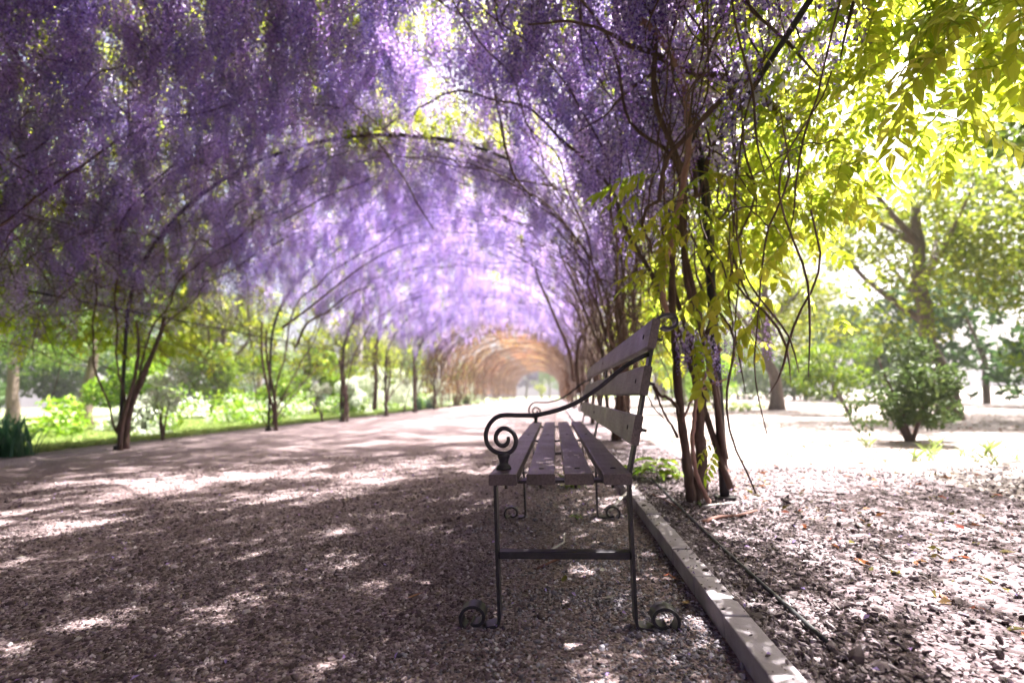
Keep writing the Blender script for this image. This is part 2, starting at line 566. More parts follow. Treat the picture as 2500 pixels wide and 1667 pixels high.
PATH_L, PATH_R = -7.15, 0.452
KERB_X0, KERB_X1, KERB_Z = 0.452, 0.526, 0.065
tag(sheet('ground', -170, 170, -100, 240, -.03, M['ground']), "green open ground beyond the garden")
tag(sheet('path', PATH_L, PATH_R + .01, -12, 84, 0, M['path']), "wide brown gravel path under the wisteria tunnel")
tag(sheet('lawn', -60, -7.75, -20, 84, -.012, M['lawn'], 40, 60, .02), "sunlit lawn beside the tunnel")
tag(sheet('border_soil', -7.9, PATH_L + .05, -12, 84, -.004, M['soil'], 6, 160, .012), "dark soil border at the path's left edge")
tag(sheet('bed', KERB_X1 - .01, 2.6, -6, 4.6, .046, M['bedsoil'], 12, 30, .016), "planting bed of dark chippings behind the kerb")
tag(sheet('bed', KERB_X1 - .01, 1.25, 4.6, 84, .046, M['bedsoil'], 6, 180, .016), "narrow planting bed of dark chippings further along the kerb")
tag(sheet('side_path', 1.1, 60, -30, 84, .038, M['pale']), "pale sunlit gravel beyond the planting bed")
tag(sheet('end_lawn', -60, 60, 84, 150, -.008, M['lawn']), "green lawn past the end of the tunnel")
tag(sheet('far_walk', -19.5, -17.6, -20, 84, -.001, M['pale']), "pale walk crossing beyond the lawn")

kerb = tag(thing('kerb', "row of grey concrete edging stones between path and bed", None), kind='structure')
kme = []
for v in range(3):
    b = MB()
    b.box((-.037, -.1485, -.08), (.037, .1485, 0))
    o = bpy.data.objects.new('t', b.mesh('edging_stone', M['kerb']))
    kme.append(o.data)
joints = 1.835 + .304 * np.arange(-12, 110)
for i, y in enumerate(joints):
    if y > 34: break
    o = link('edging_stone', kme[i % 3], kerb, ((KERB_X0 + KERB_X1) / 2 + rng.normal(0, .002), y + .152, KERB_Z + rng.normal(0, .0025)))
    o.rotation_euler = (rng.normal(0, .006), rng.normal(0, .01), rng.normal(0, .004))
    bevel(o, .004, 2)
b = MB()
b.box((KERB_X0, joints[np.searchsorted(joints, 34)] - .0, -.05), (KERB_X1, 84, KERB_Z))
b.build('far_edging', M['kerb'], kerb)


# pebbles on the path and chips in the bed
def stone_mesh(name, mat, seed, flat):
    r = np.random.default_rng(seed)
    import bmesh
    bm = bmesh.new()
    bmesh.ops.create_icosphere(bm, subdivisions=1, radius=1)
    k = r.normal(0, .16, len(bm.verts))
    sx, sy, sz = 1.25 + r.uniform(-.2, .3), .9 + r.uniform(-.15, .15), flat + r.uniform(-.1, .15)
    for v, q in zip(bm.verts, k):
        v.co *= 1 + q
        v.co.x *= sx; v.co.y *= sy; v.co.z *= sz
    me = bpy.data.meshes.new(name)
    bm.to_mesh(me)
    bm.free()
    me.materials.append(mat)
    return me


def in_view(P, pad=60):
    x, y, z = project(P)
    return (z > .05) & (x > -pad) & (x < 2500 + pad) & (y > -pad) & (y < 1667 + pad)


peb = [proto('pebble', stone_mesh('pebble', M['pebble'], s, .62)) for s in range(7)]
pts = []
for (r0, r1, dens) in ((.5, 1.9, 11500), (1.9, 2.8, 5600), (2.8, 4.2, 2200), (4.2, 6.5, 600)):
    n = int(dens * math.pi * (r1 ** 2 - r0 ** 2) * .40)
    rr = np.sqrt(rng.uniform(r0 ** 2, r1 ** 2, n))
    th = rng.uniform(math.radians(38), math.radians(152), n)
    P = np.stack([rr * np.cos(th), rr * np.sin(th), np.zeros(n)], 1)
    P = P[(P[:, 0] < PATH_R - .004) & (P[:, 0] > PATH_L) & in_view(P)]
    P = P[rng.uniform(0, 1, len(P)) < .35 + .65 * np.clip((vnoise(P * 2.3 + 5, 62) * .6 + vnoise(P * 6.1, 63) * .4 - .33) / .18, 0, 1)]
    s = np.exp(rng.normal(math.log(.0037), .38, len(P))) * (1 + .12 * (r0 > 1.9) + .25 * (r0 > 2.8))
    P[:, 2] = s * rng.uniform(-.1, .45, len(P))
    pts.append(np.column_stack([P, s]))
pts = np.vstack(pts)
rot = np.column_stack([rng.normal(0, .45, len(pts)), rng.normal(0, .45, len(pts)), rng.uniform(0, 6.28, len(pts))])
pebg = [proto('pebble', stone_mesh('pebble', M['pebble_grey'], 20 + s, .62)) for s in range(6)]
gq = (pts[:, 0] + .55 * (vnoise(pts[:, :3] * 2.2, 61) - .5) + .5 * (rng.uniform(0, 1, len(pts)) - .5)) > -.12
tag(scatter('gravel', pts[~gq, :3], rot[~gq], pts[~gq, 3], peb), "loose brown pebbles covering the open path")
tag(scatter('gravel', pts[gq, :3], rot[gq], pts[gq, 3], pebg), "loose blue grey pebbles under the bench and along the kerb")

chips = [proto('chip', stone_mesh('chip', M['chip'], 40 + s, .4)) for s in range(6)]
n = 46000
P = np.column_stack([KERB_X1 + .01 + 5.0 * rng.uniform(0, 1, n) ** 2.2, .5 + 5.5 * rng.uniform(0, 1, n) ** 1.3, np.full(n, .052)])
P = P[in_view(P) & ((P[:, 1] < 4.4) | (P[:, 0] < 1.2))]
s = np.exp(rng.normal(math.log(.0050), .45, len(P)))
rot = np.column_stack([rng.normal(0, .5, len(P)), rng.normal(0, .5, len(P)), rng.uniform(0, 6.28, len(P))])
tag(scatter('bed_litter', P, rot, s, chips), "grey and brown chippings and litter on the planting bed")

n = 240
P = np.column_stack([rng.uniform(KERB_X0 + .004, KERB_X1 + .01, n), rng.uniform(.9, 5, n), np.full(n, KERB_Z + .002)])
tag(scatter('kerb_litter', P, np.column_stack([rng.normal(0, .3, n), rng.normal(0, .3, n), rng.uniform(0, 6.28, n)]), np.exp(rng.normal(math.log(.003), .45, n)), chips), "grit and crumbs spilled over the kerb")
pb = MB(); pb.add([(-.009, 0, .001), (0, -.006, .004), (.010, 0, .002), (0, .006, .005)], [(0, 1, 2), (0, 2, 3)], (.42, .30, .62))
pm = [proto('petal', pb.mesh('petal', M['petal']))]
n = 600
P = np.column_stack([rng.uniform(-5, 2.2, n), .9 + 6 * rng.uniform(0, 1, n) ** 1.4, np.full(n, .009)]); P[P[:, 0] > KERB_X0, 2] = .062
tag(scatter('fallen_petals', P, np.column_stack([rng.normal(0, .4, n), rng.normal(0, .4, n), rng.uniform(0, 6.28, n)]), rng.uniform(.6, 1.2, n), pm), "lilac petals fallen on gravel and bed")

# lawn blades near the border
bl = MB()
for k in range(9):
    a = rng.uniform(0, 6.28); h = rng.uniform(.05, .09); w = .004; q = rng.uniform(.01, .04)
    c, s_ = math.cos(a), math.sin(a); ox, oy = rng.normal(0, .02, 2)
    bl.add([(ox - w * s_, oy + w * c, 0), (ox + w * s_, oy - w * c, 0), (ox + q * c + w * .6 * s_, oy + q * s_ - w * .6 * c, h * .7), (ox + q * c * 2, oy + q * s_ * 2, h)], [(0, 1, 2), (0, 2, 3)])
gp = [proto('blade', bl.mesh('blade', M['grass']))]
n = 26000
P = np.column_stack([-7.7 - 10 * rng.uniform(0, 1, n) ** 1.6, rng.uniform(4, 40, n), np.full(n, -.012)])
P = P[in_view(P)]
tag(scatter('grass', P, np.column_stack([np.zeros(len(P)), np.zeros(len(P)), rng.uniform(0, 6.28, len(P))]), rng.uniform(.8, 1.7, len(P)), gp), "blades of sunlit lawn grass by the border")


# ------------------------------------------------------------------ tunnel geometry
XC, HALF, POST, RISE = -2.80, 3.80, 1.95, 2.80
_t = np.linspace(0, math.pi, 721)
_ex, _ez = HALF * np.cos(_t), RISE * np.sin(_t)
_el = np.concatenate([[0], np.cumsum(np.hypot(np.diff(_ex), np.diff(_ez)))])
ELL = _el[-1]
STOT = 2 * POST + ELL


def surf(s, y):
    """point and outward normal on the tunnel skin; s runs from the right foot over the top to the left foot"""
    s = np.asarray(s, float); y = np.asarray(y, float)
    t = np.interp(np.clip(s - POST, 0, ELL), _el, _t)
    x = HALF * np.cos(t); z = POST + RISE * np.sin(t)
    z = np.where(s < POST, s, z); z = np.where(s > POST + ELL, STOT - s, z)
    nx, nz = np.cos(t) / HALF, np.sin(t) / RISE
    l = np.hypot(nx, nz)
    return np.stack([XC + x, y, z], -1), np.stack([nx / l, np.zeros_like(nx), nz / l], -1)


ORD = ['first', 'second', 'third', 'fourth', 'fifth', 'sixth', 'seventh', 'eighth', 'ninth', 'tenth', 'eleventh', 'twelfth', 'thirteenth', 'fourteenth', 'fifteenth']
ARCH_Y = [3.2 + 4.0 * k for k in range(-1, 21)]
sArc = np.concatenate([[0, 1.0], np.linspace(POST, POST + ELL, 40), [STOT - 1.0, STOT]])
for k, y in zip(range(-1, 21), ARCH_Y):
    P, _ = surf(sArc, np.full(len(sArc), y))
    r = .028
    b = MB(); b.tube(P + [0, -y, 0], r, 8)
    words = {0: "dark metal hoop whose post rises beside the bench's nearest trunk", 1: "dark metal hoop curving over the path above the bench's far end",
             2: "dark metal hoop second past the bench, wreathed in lilac blossom", 3: "dark metal hoop third past the bench under lilac blossom",
             4: "dark metal hoop fourth past the bench under lilac blossom", 5: "dark metal hoop fifth past the bench where blossom thins"}
    if k == 20:
        lab = "last metal hoop framing the bright opening at the tunnel's end"
    elif k in words:
        lab = words[k]
    elif k < 0:
        lab = "dark metal hoop of the tunnel overhead, nearer than the bench"
    else:
        lab = "dark metal hoop under bronze vines, %s after the blossom stops" % ORD[k - 6]
    root = thing('tunnel_hoop', lab, 'arch', (0, y, 0), "metal hoops carrying the wisteria tunnel")
    b.build('hoop_bar', M['dark'], root, smooth=True)
    for X in (XC + HALF, XC - HALF):
        c = MB(); c.box((X - .05, -.05, -.02), (X + .05, .05, .062))
        c.build('footing', M['dark'], root)
for j, (s, lab) in enumerate(((POST + .15, "long dark rail along the tunnel's right shoulder above the bench"), (POST + ELL * .27, "long dark rail on the right half of the tunnel roof"), (POST + ELL * .5, "long dark rail running along the tunnel's crown"),
                              (POST + ELL * .73, "long dark rail on the left half of the tunnel roof"), (STOT - POST - .15, "long dark rail along the tunnel's left shoulder"))):
    p, _ = surf(np.array([s]), np.array([0.0]))
    b = MB(); b.tube(np.array([[p[0, 0], yy, p[0, 2] + .035] for yy in np.linspace(-5, 83.2, 23)]), .014, 6)
    tag(b.build('tunnel_rail', M['dark'], smooth=True), lab, 'rail', "long rails joining the hoops")


# ------------------------------------------------------------------ wisteria flower clusters
def floret(b, base, out, size, ca, cb, r):
    out = np.asarray(out, float); out /= np.linalg.norm(out)
    up = np.array([0, 0, 1.0]); side = np.cross(up, out); side /= np.linalg.norm(side) + 1e-9
    up2 = np.cross(out, side)
    tilt = r.uniform(-.5, .5)
    side, up2 = side * math.cos(tilt) + up2 * math.sin(tilt), up2 * math.cos(tilt) - side * math.sin(tilt)
    w = size * .62; h = size
    # banner: folded upright petal
    c0 = base + out * size * .35
    V = [c0 - up2 * h * .25, c0 + side * w * .8 + up2 * h * .2 + out * size * .28, c0 + up2 * h * .85 + out * size * .1, c0 - side * w * .8 + up2 * h * .2 + out * size * .28]
    b.add(V, [(0, 1, 2), (0, 2, 3)], ca)
    # keel and wings: folded, pointing out and down
    c1 = base + out * size * .25 - up2 * h * .1
    V = [c1, c1 + out * size * .75 + side * w * .42 - up2 * h * .35, c1 + out * size * .95 - up2 * h * .05, c1 + out * size * .75 - side * w * .42 - up2 * h * .35]
    b.add(V, [(0, 1, 2), (0, 2, 3)], cb)


def raceme_mesh(seed, length, nfl, fat=1.0, pale=0.0, stalk=True):
    r = np.random.default_rng(seed)
    b = MB()
    bend = r.normal(0, .05, 2)
    ax = lambda q: np.array([bend[0] * q * q, bend[1] * q * q, -length * q])
    for i in range(nfl):
        q = ((i + r.uniform(0, 1)) / nfl) ** .92
        a = i * 2.39996 + r.uniform(-.4, .4)
        taper = (1 - max(0, q - .45) / .55 * .78) * min(1, .55 + q * 3)
        rad = .040 * fat * taper * r.uniform(.55, 1.1)
        size = (.0275 - .0165 * max(0, (q - .35) / .65)) * r.uniform(.75, 1.2)
        out = np.array([math.cos(a), math.sin(a), r.uniform(-.55, .25)])
        base = ax(q) + np.array([math.cos(a) * rad, math.sin(a) * rad, r.uniform(-.008, .008)])
        t = max(0, min(1, 1.25 * q - .2 + r.normal(0, .16)))
        ba = np.array([.61, .53, .78]) * (1 - t) + np.array([.41, .30, .62]) * t
        ke = np.array([.26, .15, .48]) * (1 - t) + np.array([.14, .068, .36]) * t
        ba = ba * (1 - pale) + np.array([.62, .52, .80]) * pale
        floret(b, base, out, size, tuple(ba * r.uniform(.70, 1.18)), tuple(ke * r.uniform(.7, 1.15)), r)
    if stalk:
        b.c_stalk = True
        b.tube(np.array([ax(-.06), ax(.3), ax(.65), ax(1.0)]), [.0022, .002, .0015, .0008], 3, False)
        for k in range(len(b.c)):
            if b.c[k] is None: b.c[k] = (.16, .13, .12)
    return b.mesh('raceme', M['petal'])


RAC = [raceme_mesh(s, L, n, f) for s, L, n, f in ((1, .30, 58, 1.25), (2, .38, 72, 1.35), (3, .45, 84, 1.45), (4, .34, 60, 1.15), (5, .52, 95, 1.4), (6, .26, 46, 1.2))]
RACP = [proto('raceme_shape', me) for me in RAC]


def leaf_spray(seed, length, npair, size, fold=.35, droop=.9):
    """compound leaf: stalk with pairs of drooping pointed leaflets and one at the tip"""
    r = np.random.default_rng(seed)
    b = MB()
    ax = lambda q: np.array([length * q, .02 * math.sin(q * 3) * r.uniform(.8, 1.2), -length * .28 * q * q])
    def leaflet(p, d, L):
        d = d / np.linalg.norm(d)
        n = np.cross(d, [0, 0, 1.0]); n /= np.linalg.norm(n) + 1e-9
        u = np.cross(n, d)
        w = L * r.uniform(.19, .24)
        V = [p, p + d * L * .28 + n * w + u * w * fold, p + d * L * .3, p + d * L * .28 - n * w + u * w * fold,
             p + d * L * .62 + n * w * .85 + u * w * fold - [0, 0, L * .05], p + d * L * .64 - [0, 0, L * .05], p + d * L * .62 - n * w * .85 + u * w * fold - [0, 0, L * .05],
             p + d * L - [0, 0, L * .16]]
        b.add(V, [(0, 2, 1), (0, 3, 2), (1, 2, 5, 4), (2, 3, 6, 5), (4, 5, 7), (5, 6, 7)])
    for i in range(npair):
        q = .22 + .7 * i / max(1, npair - 1)
        for sgn in (-1, 1):
            d = np.array([.55 + .25 * q, sgn * r.uniform(.75, 1.0), -droop * r.uniform(.3, .9)])
            leaflet(ax(q), d, size * r.uniform(.85, 1.1) * (1 - .25 * abs(q - .55)))
    leaflet(ax(1.0), np.array([1, 0, -.5]), size)
    b.tube(np.array([ax(0), ax(.33), ax(.66), ax(1)]), [.0022, .0018, .0014, .0008], 4, False)
    return b.mesh('leaf', M['vleaf'])


SPR = [leaf_spray(11, .20, 5, .065), leaf_spray(12, .25, 6, .072), leaf_spray(13, .15, 4, .055), leaf_spray(14, .22, 6, .06, .3, 1.2)]
SPRP = [proto('leaf_shape', me) for me in SPR]


# ------------------------------------------------------------------ wisteria vines
def walk(s, y, head, n, step, wob, r, lift0=.03, lift1=.06, bounds=(0.0, STOT), ramp_n=0):
    """a stem wandering over the tunnel skin"""
    out = []
    hd = head; tgt = head
    ph = r.uniform(0, 100)
    for i in range(n):
        p, nn = surf(np.array([s]), np.array([y]))
        lift = lift0 + lift1 * (vnoise([[i * .21 + ph, ph, 0]], 5)[0] - .5) * 2
        out.append(p[0] + nn[0] * (lift * min(1.0, i / ramp_n) if ramp_n else lift))
        hd += r.normal(0, wob); hd += (tgt - hd) * .05
        s += math.cos(hd) * step; y += math.sin(hd) * step
        if s < bounds[0] or s > bounds[1]: break
    return np.array(out)


def thick(s, y):
    """1 where the roof is closed, 0 in its openings; openings grow more frequent down the path"""
    P = np.stack([s * 1.95, y * 1.95, s * 0 + 3.3], 1)
    a = .55 * vnoise(P, 11) + .45 * vnoise(P * 2.3, 12)
    lo = np.interp(y, [-1, 3.2, 4.8, 6.5, 14], [.18, .26, .40, .455, .475])
    lo = lo - np.clip((s - STOT * .41) / 1.4, 0, 1) * np.interp(y, [4, 6, 12, 16], [.18, .23, .18, .10])        # the left half is closed
    return np.clip((a - lo) / .03, 0, 1)


def cover(s, y):
    """how thickly blossom hangs: 0..1"""
    d = .03 + .97 * thick(s, y)
    d *= np.where(y < 4, 1.0, np.clip(1.0 - (y - 6) / 12, .42, 1) * .9)
    d *= np.clip((s - np.where(y < .5, 1.8, 2.2)) / .9, 0, 1) * np.clip((STOT - np.interp(y, [6, 10], [1.75, 2.75]) - s) / 1.2, 0, 1)
    d *= np.clip((30.5 - y) / 8.0, 0, 1)
    return d


NF = 7                                   # flowering bays run from hoop -2 to hoop 6
FLOWER_Y0, FLOWER_Y1 = -12.0, 32.5  # blossom runs on behind the camera to deepen the near shade
ncand = 60000
cs = rng.uniform(1.5, STOT - 1.7, ncand)
cy = rng.uniform(FLOWER_Y0, FLOWER_Y1, ncand)
keep = rng.uniform(0, 1, ncand) < cover(cs, cy)
cs, cy = cs[keep], cy[keep]
P0, N0 = surf(cs, cy)
P0 = P0 + N0 * rng.uniform(-.10, .34, len(cs))[:, None]
P0[:, 2] -= rng.uniform(0, .12, len(cs))
band = (cy > 6.5) & (cy < 7.3) & (cs > STOT * .42) & (cs < STOT * .76)   # blossom springs from above this hoop, which shows beneath it
P0[band] += N0[band] * .12
# nothing hangs in the lens
dcam = np.linalg.norm(P0 - np.array([0, 0, H_CAM]), axis=1)
ok = dcam > 1.5
# a gap in the blossom below the third hoop leaves its left half bare
px, py0, pz = project(P0)
_, py1, _ = project(P0 - [0, 0, .5])
bar = np.interp(px, [700, 766, 870, 980, 1100, 1200, 1260], [385, 362, 338, 332, 345, 372, 395])
hide = (cy < 7.15) & (pz > 1) & (px > 690) & (px < 1260) & (py0 < bar + 14) & (py1 > bar - 8) & (rng.uniform(0, 1, len(cy)) < .88)
ok &= ~hide
cs, cy, P0, dcam = cs[ok], cy[ok], P0[ok], dcam[ok]
own_k = np.clip(np.round((cy - 3.2) / 4.0).astype(int), -2, 6)
own_side = (cs > STOT / 2).astype(int)
seen = in_view(P0, 0)

place = {(-2, 0): "unseen flowering wisteria on the right behind the camera, kept for its shade", (-2, 1): "unseen flowering wisteria on the left behind the camera, kept for its shade",  # this bay stands unseen behind the camera and is kept for shade
         (-1, 0): "wisteria in violet bloom arching up from beside the bench's near armrest", (-1, 1): "wisteria in violet bloom rising at the far left edge nearest the viewer",
         (0, 0): "twisted wisteria with brown trunks, pink runners and lime leaves behind the bench back", (0, 1): "wisteria vine on the left hoop level with the bench, dark stems and violet bloom",
         (1, 0): "wisteria with a tangle of thin stems behind the bench's far end", (1, 1): "wisteria on the left hoop just past the bench's far end",
         (2, 0): "lilac wisteria on the right, second trunk past the bench", (2, 1): "lilac wisteria on the left beside the first pale rose bush",
         (3, 0): "lilac wisteria on the right, third trunk past the bench", (3, 1): "lilac wisteria on the left, standing before the bright green shrub",
         (4, 0): "pale lilac wisteria on the right, fourth trunk past the bench", (4, 1): "pale lilac wisteria on the left, by the pale tree trunk",
         (5, 0): "thin pale wisteria on the right next to the bronze vines", (5, 1): "thin pale wisteria on the left whose dark stem leans over the silver bushes",
         (6, 0): "last flowering wisteria on the right before the bronze vines", (6, 1): "last flowering wisteria on the left before the bronze vines"}
vine_roots = {}
for k in range(-2, 7):
    y = 3.2 + 4 * k
    for side in (0, 1):
        X = XC + HALF - .14 if side == 0 else XC - HALF + .12
        vine_roots[(k, side)] = thing('wisteria_vine', place[(k, side)], 'wisteria', (X, y, .04 if side == 0 else 0), "wisteria vines trained over the tunnel")

for (k, side), root in vine_roots.items():
    r = np.random.default_rng(1000 + k * 10 + side)
    y = 3.2 + 4 * k
    flip = (lambda s: s) if side == 0 else (lambda s: STOT - s)
    s0 = 0.04
    hero = (k == 0 and side == 0)
    # trunks: two or three twisted stems from the foot to the shoulder
    if not hero:
        for j in range(r.integers(2, 4)):
            n = 16
            q = np.linspace(0, 1, n)
            ph = r.uniform(0, 6.28)
            hgt = r.uniform(1.9, 2.5)
            X = root.location.x + .07 * np.cos(ph + q * 5) * (1 - .2 * q) - (0 if side == 0 else 0)
            Yv = y + .09 * np.sin(ph + q * 5) + q * r.normal(0, .25)
            T = np.column_stack([X + (q * .06 if side == 0 else -q * .06), Yv, q * hgt - .03])
            b = MB(); b.tube(T, np.linspace(.045, .024, n) * r.uniform(.7, 1.15), 8)
            shift(b.build('trunk', M['bark'], root, smooth=True), root)
    nst = 24 if (side == 0 and k in (1, 2)) else 3 if hero else 7 if k == 0 else 4 if (k < 0 and side == 0) else 5 if side == 1 else 8
    if k >= 5: nst = 5
    for j in range(nst):
        W = walk(flip(r.uniform(.05, .5)), y + r.normal(0, .10), (0 if side == 0 else math.pi) + r.uniform(-.8, .8), int(r.integers(50, 88)), .12, .12, r, r.uniform(-.42, -.08), .10, ramp_n=18)
        if len(W) < 8 or (k < 0 and side == 0 and np.linalg.norm(W - [0, 0, H_CAM], axis=1).min() < 2.6): continue
        b = MB(); b.tube(W, np.linspace(r.uniform(.009, .024), .004, len(W)), 6)
        shift(b.build('stem', M['bark'], root, smooth=True), root)
    # thin wandering shoots, too many to tell apart
    b = MB()
    ntw = 60 if (k < 0 and side == 0) else 230 if (side == 0 and k == 0) else 460 if (side == 0 and k in (1, 2)) else 330
    for j in range(ntw):
        s = flip(1.2 + abs(r.normal(0, 2.6)))
        if s > STOT - .5 or s < .5: continue
        W = walk(s, y + r.uniform(-2.2, 2.2), r.uniform(-2.6, 2.6) + (0 if side == 0 else math.pi), int(r.integers(6, 20)), .09, .2, r, r.uniform(-.36, .05), .12)
        if len(W) > 3 and np.linalg.norm(W - [0, 0, H_CAM], axis=1).min() > 2.2:
            q = np.linspace(0, 1, len(W)); b.tube(W, .0015 + r.uniform(.003, .0075) * np.minimum(1, q * 4) * (1 - .7 * q), 4, False)
    if side == 0 and k >= -1:
        for j in range(25 if k < 0 else 60 if k == 0 else 130 if k == 1 else 90):                      # wall of rising shoots on the bench side
            s = r.uniform(.6, 2.3)
            W = walk(s, y + r.uniform(-1.6, 1.6), r.normal(0, .5), int(r.integers(8, 22)), .09, .2, r, .0, .16)
            if len(W) > 3 and np.linalg.norm(W - [0, 0, H_CAM], axis=1).min() > 2.2:
                q = np.linspace(0, 1, len(W)); b.tube(W, .0015 + r.uniform(.003, .0075) * np.minimum(1, q * 4) * (1 - .7 * q), 4, False)
    o = shift(b.build('shoots', M['bark'], root, smooth=True), root)
    o['kind'] = 'stuff'
    # flower clusters: the nearest in view one by one, the rest as one mass
    sel = np.where((own_k == k) & (own_side == side))[0]
    near = sel[(seen[sel]) & (dcam[sel] < 11)]
    near = near[np.argsort(dcam[near])][:170]
    far = np.setdiff1d(sel, near)
    for i in near:
        o = link('raceme', RAC[int(r.integers(0, 6))], root, Vector(P0[i]) - root.location)
        sc = r.uniform(.9, 1.4)
        o.scale = (sc, sc, sc)
        o.rotation_euler = (r.normal(0, .1), r.normal(0, .1), r.uniform(0, 6.28))
    if len(far):
        rot = np.column_stack([r.normal(0, .1, len(far)), r.normal(0, .1, len(far)), r.uniform(0, 6.28, len(far))])
        shift(scatter('blossom', P0[far], rot, r.uniform(.9, 1.4, len(far)), RACP, root), root)
    # young leaves above the flowers, packed thick overhead to darken the near blossom
    nl = 6500 if k == -2 else 3000 if k == -1 else 6000 if k == 0 else 3000 if k == 1 else 500
    s = flip(r.uniform(1.6, STOT / 2 + .3, nl)) if side == 0 else STOT - r.uniform(1.6, STOT / 2 + .3, nl)
    yy = y + (r.uniform(-8, 2, nl) if k == -2 else r.uniform(-2, 2, nl))
    q = thick(s, yy)
    s, yy = s[q > .5], yy[q > .5]
    Pl, Nl = surf(s, yy)
    Pl = Pl + Nl * r.uniform(.15, .6, len(s))[:, None]
    rot = np.column_stack([r.normal(0, .5, len(s)), r.normal(.2, .5, len(s)), r.uniform(0, 6.28, len(s))])
    if side == 0 and k in (0, 1, 2):             # leaves on the open flank
        nf = 130 if k == 0 else 420
        s2 = r.uniform(.9, 2.7, nf); y2 = y + r.uniform(-1.7, 2.2, nf)
        g = vnoise(np.stack([s2 * 1.3, y2 * 1.3, s2 * 0 + 2], 1), 22) > .5
        P2, N2 = surf(s2[g], y2[g])
        P2 = P2 + N2 * r.uniform(.1, .8, len(P2))[:, None]
        Pl = np.vstack([Pl, P2])
        s = np.concatenate([s, s2[g]])
        rot = np.column_stack([r.normal(0, .5, len(s)), r.normal(.2, .5, len(s)), r.uniform(0, 6.28, len(s))])
    shift(scatter('foliage', Pl, rot, r.uniform(.8, 1.15, len(s)) if k <= 0 else r.uniform(.9, 1.5, len(s)), SPRP, root), root)

# the vine behind the bench back, traced stem by stem
hv = vine_roots[(0, 0)]
hr = np.random.default_rng(77)
def traced(name, pts, Y, r0, r1, mat, sides=10, n=7, wob=.004):
    if np.isscalar(Y): Y = np.full(len(pts), Y)
    P = smooth_path([at(x, y, yy) for (x, y), yy in zip(pts, Y)], n)
    i = np.arange(len(P))
    P = P + np.stack([vnoise(np.stack([i * .35, i * 0 + r0 * 999 + q * 7, i * 0], 1), 31) - .5 for q in range(3)], 1) * wob * 2
    rad = np.linspace(r0, r1, len(P)) * (1 + .25 * (vnoise(np.stack([i * .5, i * 0 + r1 * 777, i * 0], 1), 32) - .5))
    b = MB(); b.tube(P, rad, sides)
    return shift(b.build(name, mat, hv, smooth=True), hv)

traced('trunk', [(1688, 1236), (1684, 1190), (1678, 1140), (1670, 1080), (1662, 1014), (1656, 951), (1652, 887), (1646, 823), (1642, 770), (1641, 700), (1641, 627), (1648, 585), (1658, 520), (1664, 450), (1668, 400)], np.linspace(3.12, 2.95, 15), .031, .013, M['bark'])
traced('trunk', [(1702, 1238), (1704, 1180), (1710, 1120), (1708, 1080), (1706, 1050), (1710, 1010), (1704, 960), (1700, 905), (1712, 860), (1730, 810), (1748, 760)], np.linspace(3.16, 3.02, 11), .036, .018, M['bark'])
traced('trunk', [(1717, 1234), (1718, 1190), (1716, 1150), (1720, 1110), (1712, 1060), (1716, 1000), (1722, 940)], np.linspace(3.2, 3.15, 7), .026, .018, M['bark'])
traced('runner', [(1732, 1229), (1722, 1206), (1706, 1169), (1696, 1140), (1690, 1090), (1692, 1040), (1696, 1014), (1703, 967), (1718, 925), (1738, 884), (1762, 850)], np.linspace(2.98, 2.95, 11), .013, .009, M['pinkbark'])
traced('runner', [(1667, 1030), (1676, 1002), (1690, 976), (1712, 954), (1740, 936), (1775, 926)], 2.98, .007, .005, M['pinkbark'])
traced('runner', [(1632, 775), (1622, 745), (1617, 700), (1622, 655), (1636, 602), (1655, 512), (1671, 430), (1680, 370), (1682, 310), (1676, 240), (1662, 180), (1640, 135), (1600, 80), (1560, 50)], np.linspace(2.85, 2.75, 14), .014, .021, M['pinkbark'])
traced('runner', [(1790, 220), (1738, 268), (1700, 310), (1660, 350), (1630, 385), (1617, 430), (1612, 475), (1607, 492), (1585, 502), (1573, 522), (1570, 560), (1586, 590), (1592, 620)], np.linspace(2.55, 2.7, 13), .016, .006, M['bark'])
traced('runner', [(1290, 60), (1400, 55), (1480, 80), (1530, 108), (1600, 132), (1650, 166), (1740, 182), (1830, 215), (1930, 300)], 2.8, .006, .026, M['bark'])
traced('runner', [(1610, 40), (1632, 100), (1655, 166)], 2.8, .014, .012, M['bark'])
traced('runner', [(1645, 640), (1645, 696), (1661, 759), (1677, 807), (1692, 870), (1700, 905)], 3.05, .012, .018, M['bark'])
traced('runner', [(1594, 938), (1610, 963), (1630, 972), (1650, 990), (1658, 1010)], 3.0, .008, .011, M['bark'], 8)
traced('runner', [(1592, 935), (1608, 975), (1626, 1018), (1640, 1040), (1656, 1068)], 3.0, .005, .009, M['bark'], 8)
traced('runner', [(1581, 963), (1590, 985), (1601, 1002), (1622, 1020)], 3.0, .003, .004, M['bark'], 6)
traced('runner', [(1608, 492), (1660, 490), (1700, 478), (1745, 462)], 2.7, .005, .004, M['bark'], 6)
traced('runner', [(1612, 478), (1640, 450), (1668, 420), (1690, 370), (1700, 350)], 2.72, .004, .003, M['pinkbark'], 6)
traced('runner', [(1480, 90), (1525, 150), (1562, 212), (1590, 255), (1625, 300), (1658, 339), (1690, 390), (1700, 480)], np.linspace(3.9, 3.1, 8), .004, .015, M['bark'], 8)
traced('runner', [(1400, 330), (1480, 280), (1510, 245), (1550, 210), (1607, 173), (1662, 165)], np.linspace(3.8, 3.0, 6), .005, .016, M['bark'], 8)
traced('runner', [(1410, 100), (1450, 170), (1500, 250), (1560, 310), (1600, 380)], 3.8, .007, .005, M['bark'], 6)
traced('runner', [(1556, 222), (1580, 270), (1606, 330), (1618, 380)], 3.4, .006, .005, M['bark'], 6)
traced('runner', [(1682, 560), (1700, 600), (1712, 640), (1738, 690), (1752, 770)], 3.1, .007, .006, M['bark'], 6)
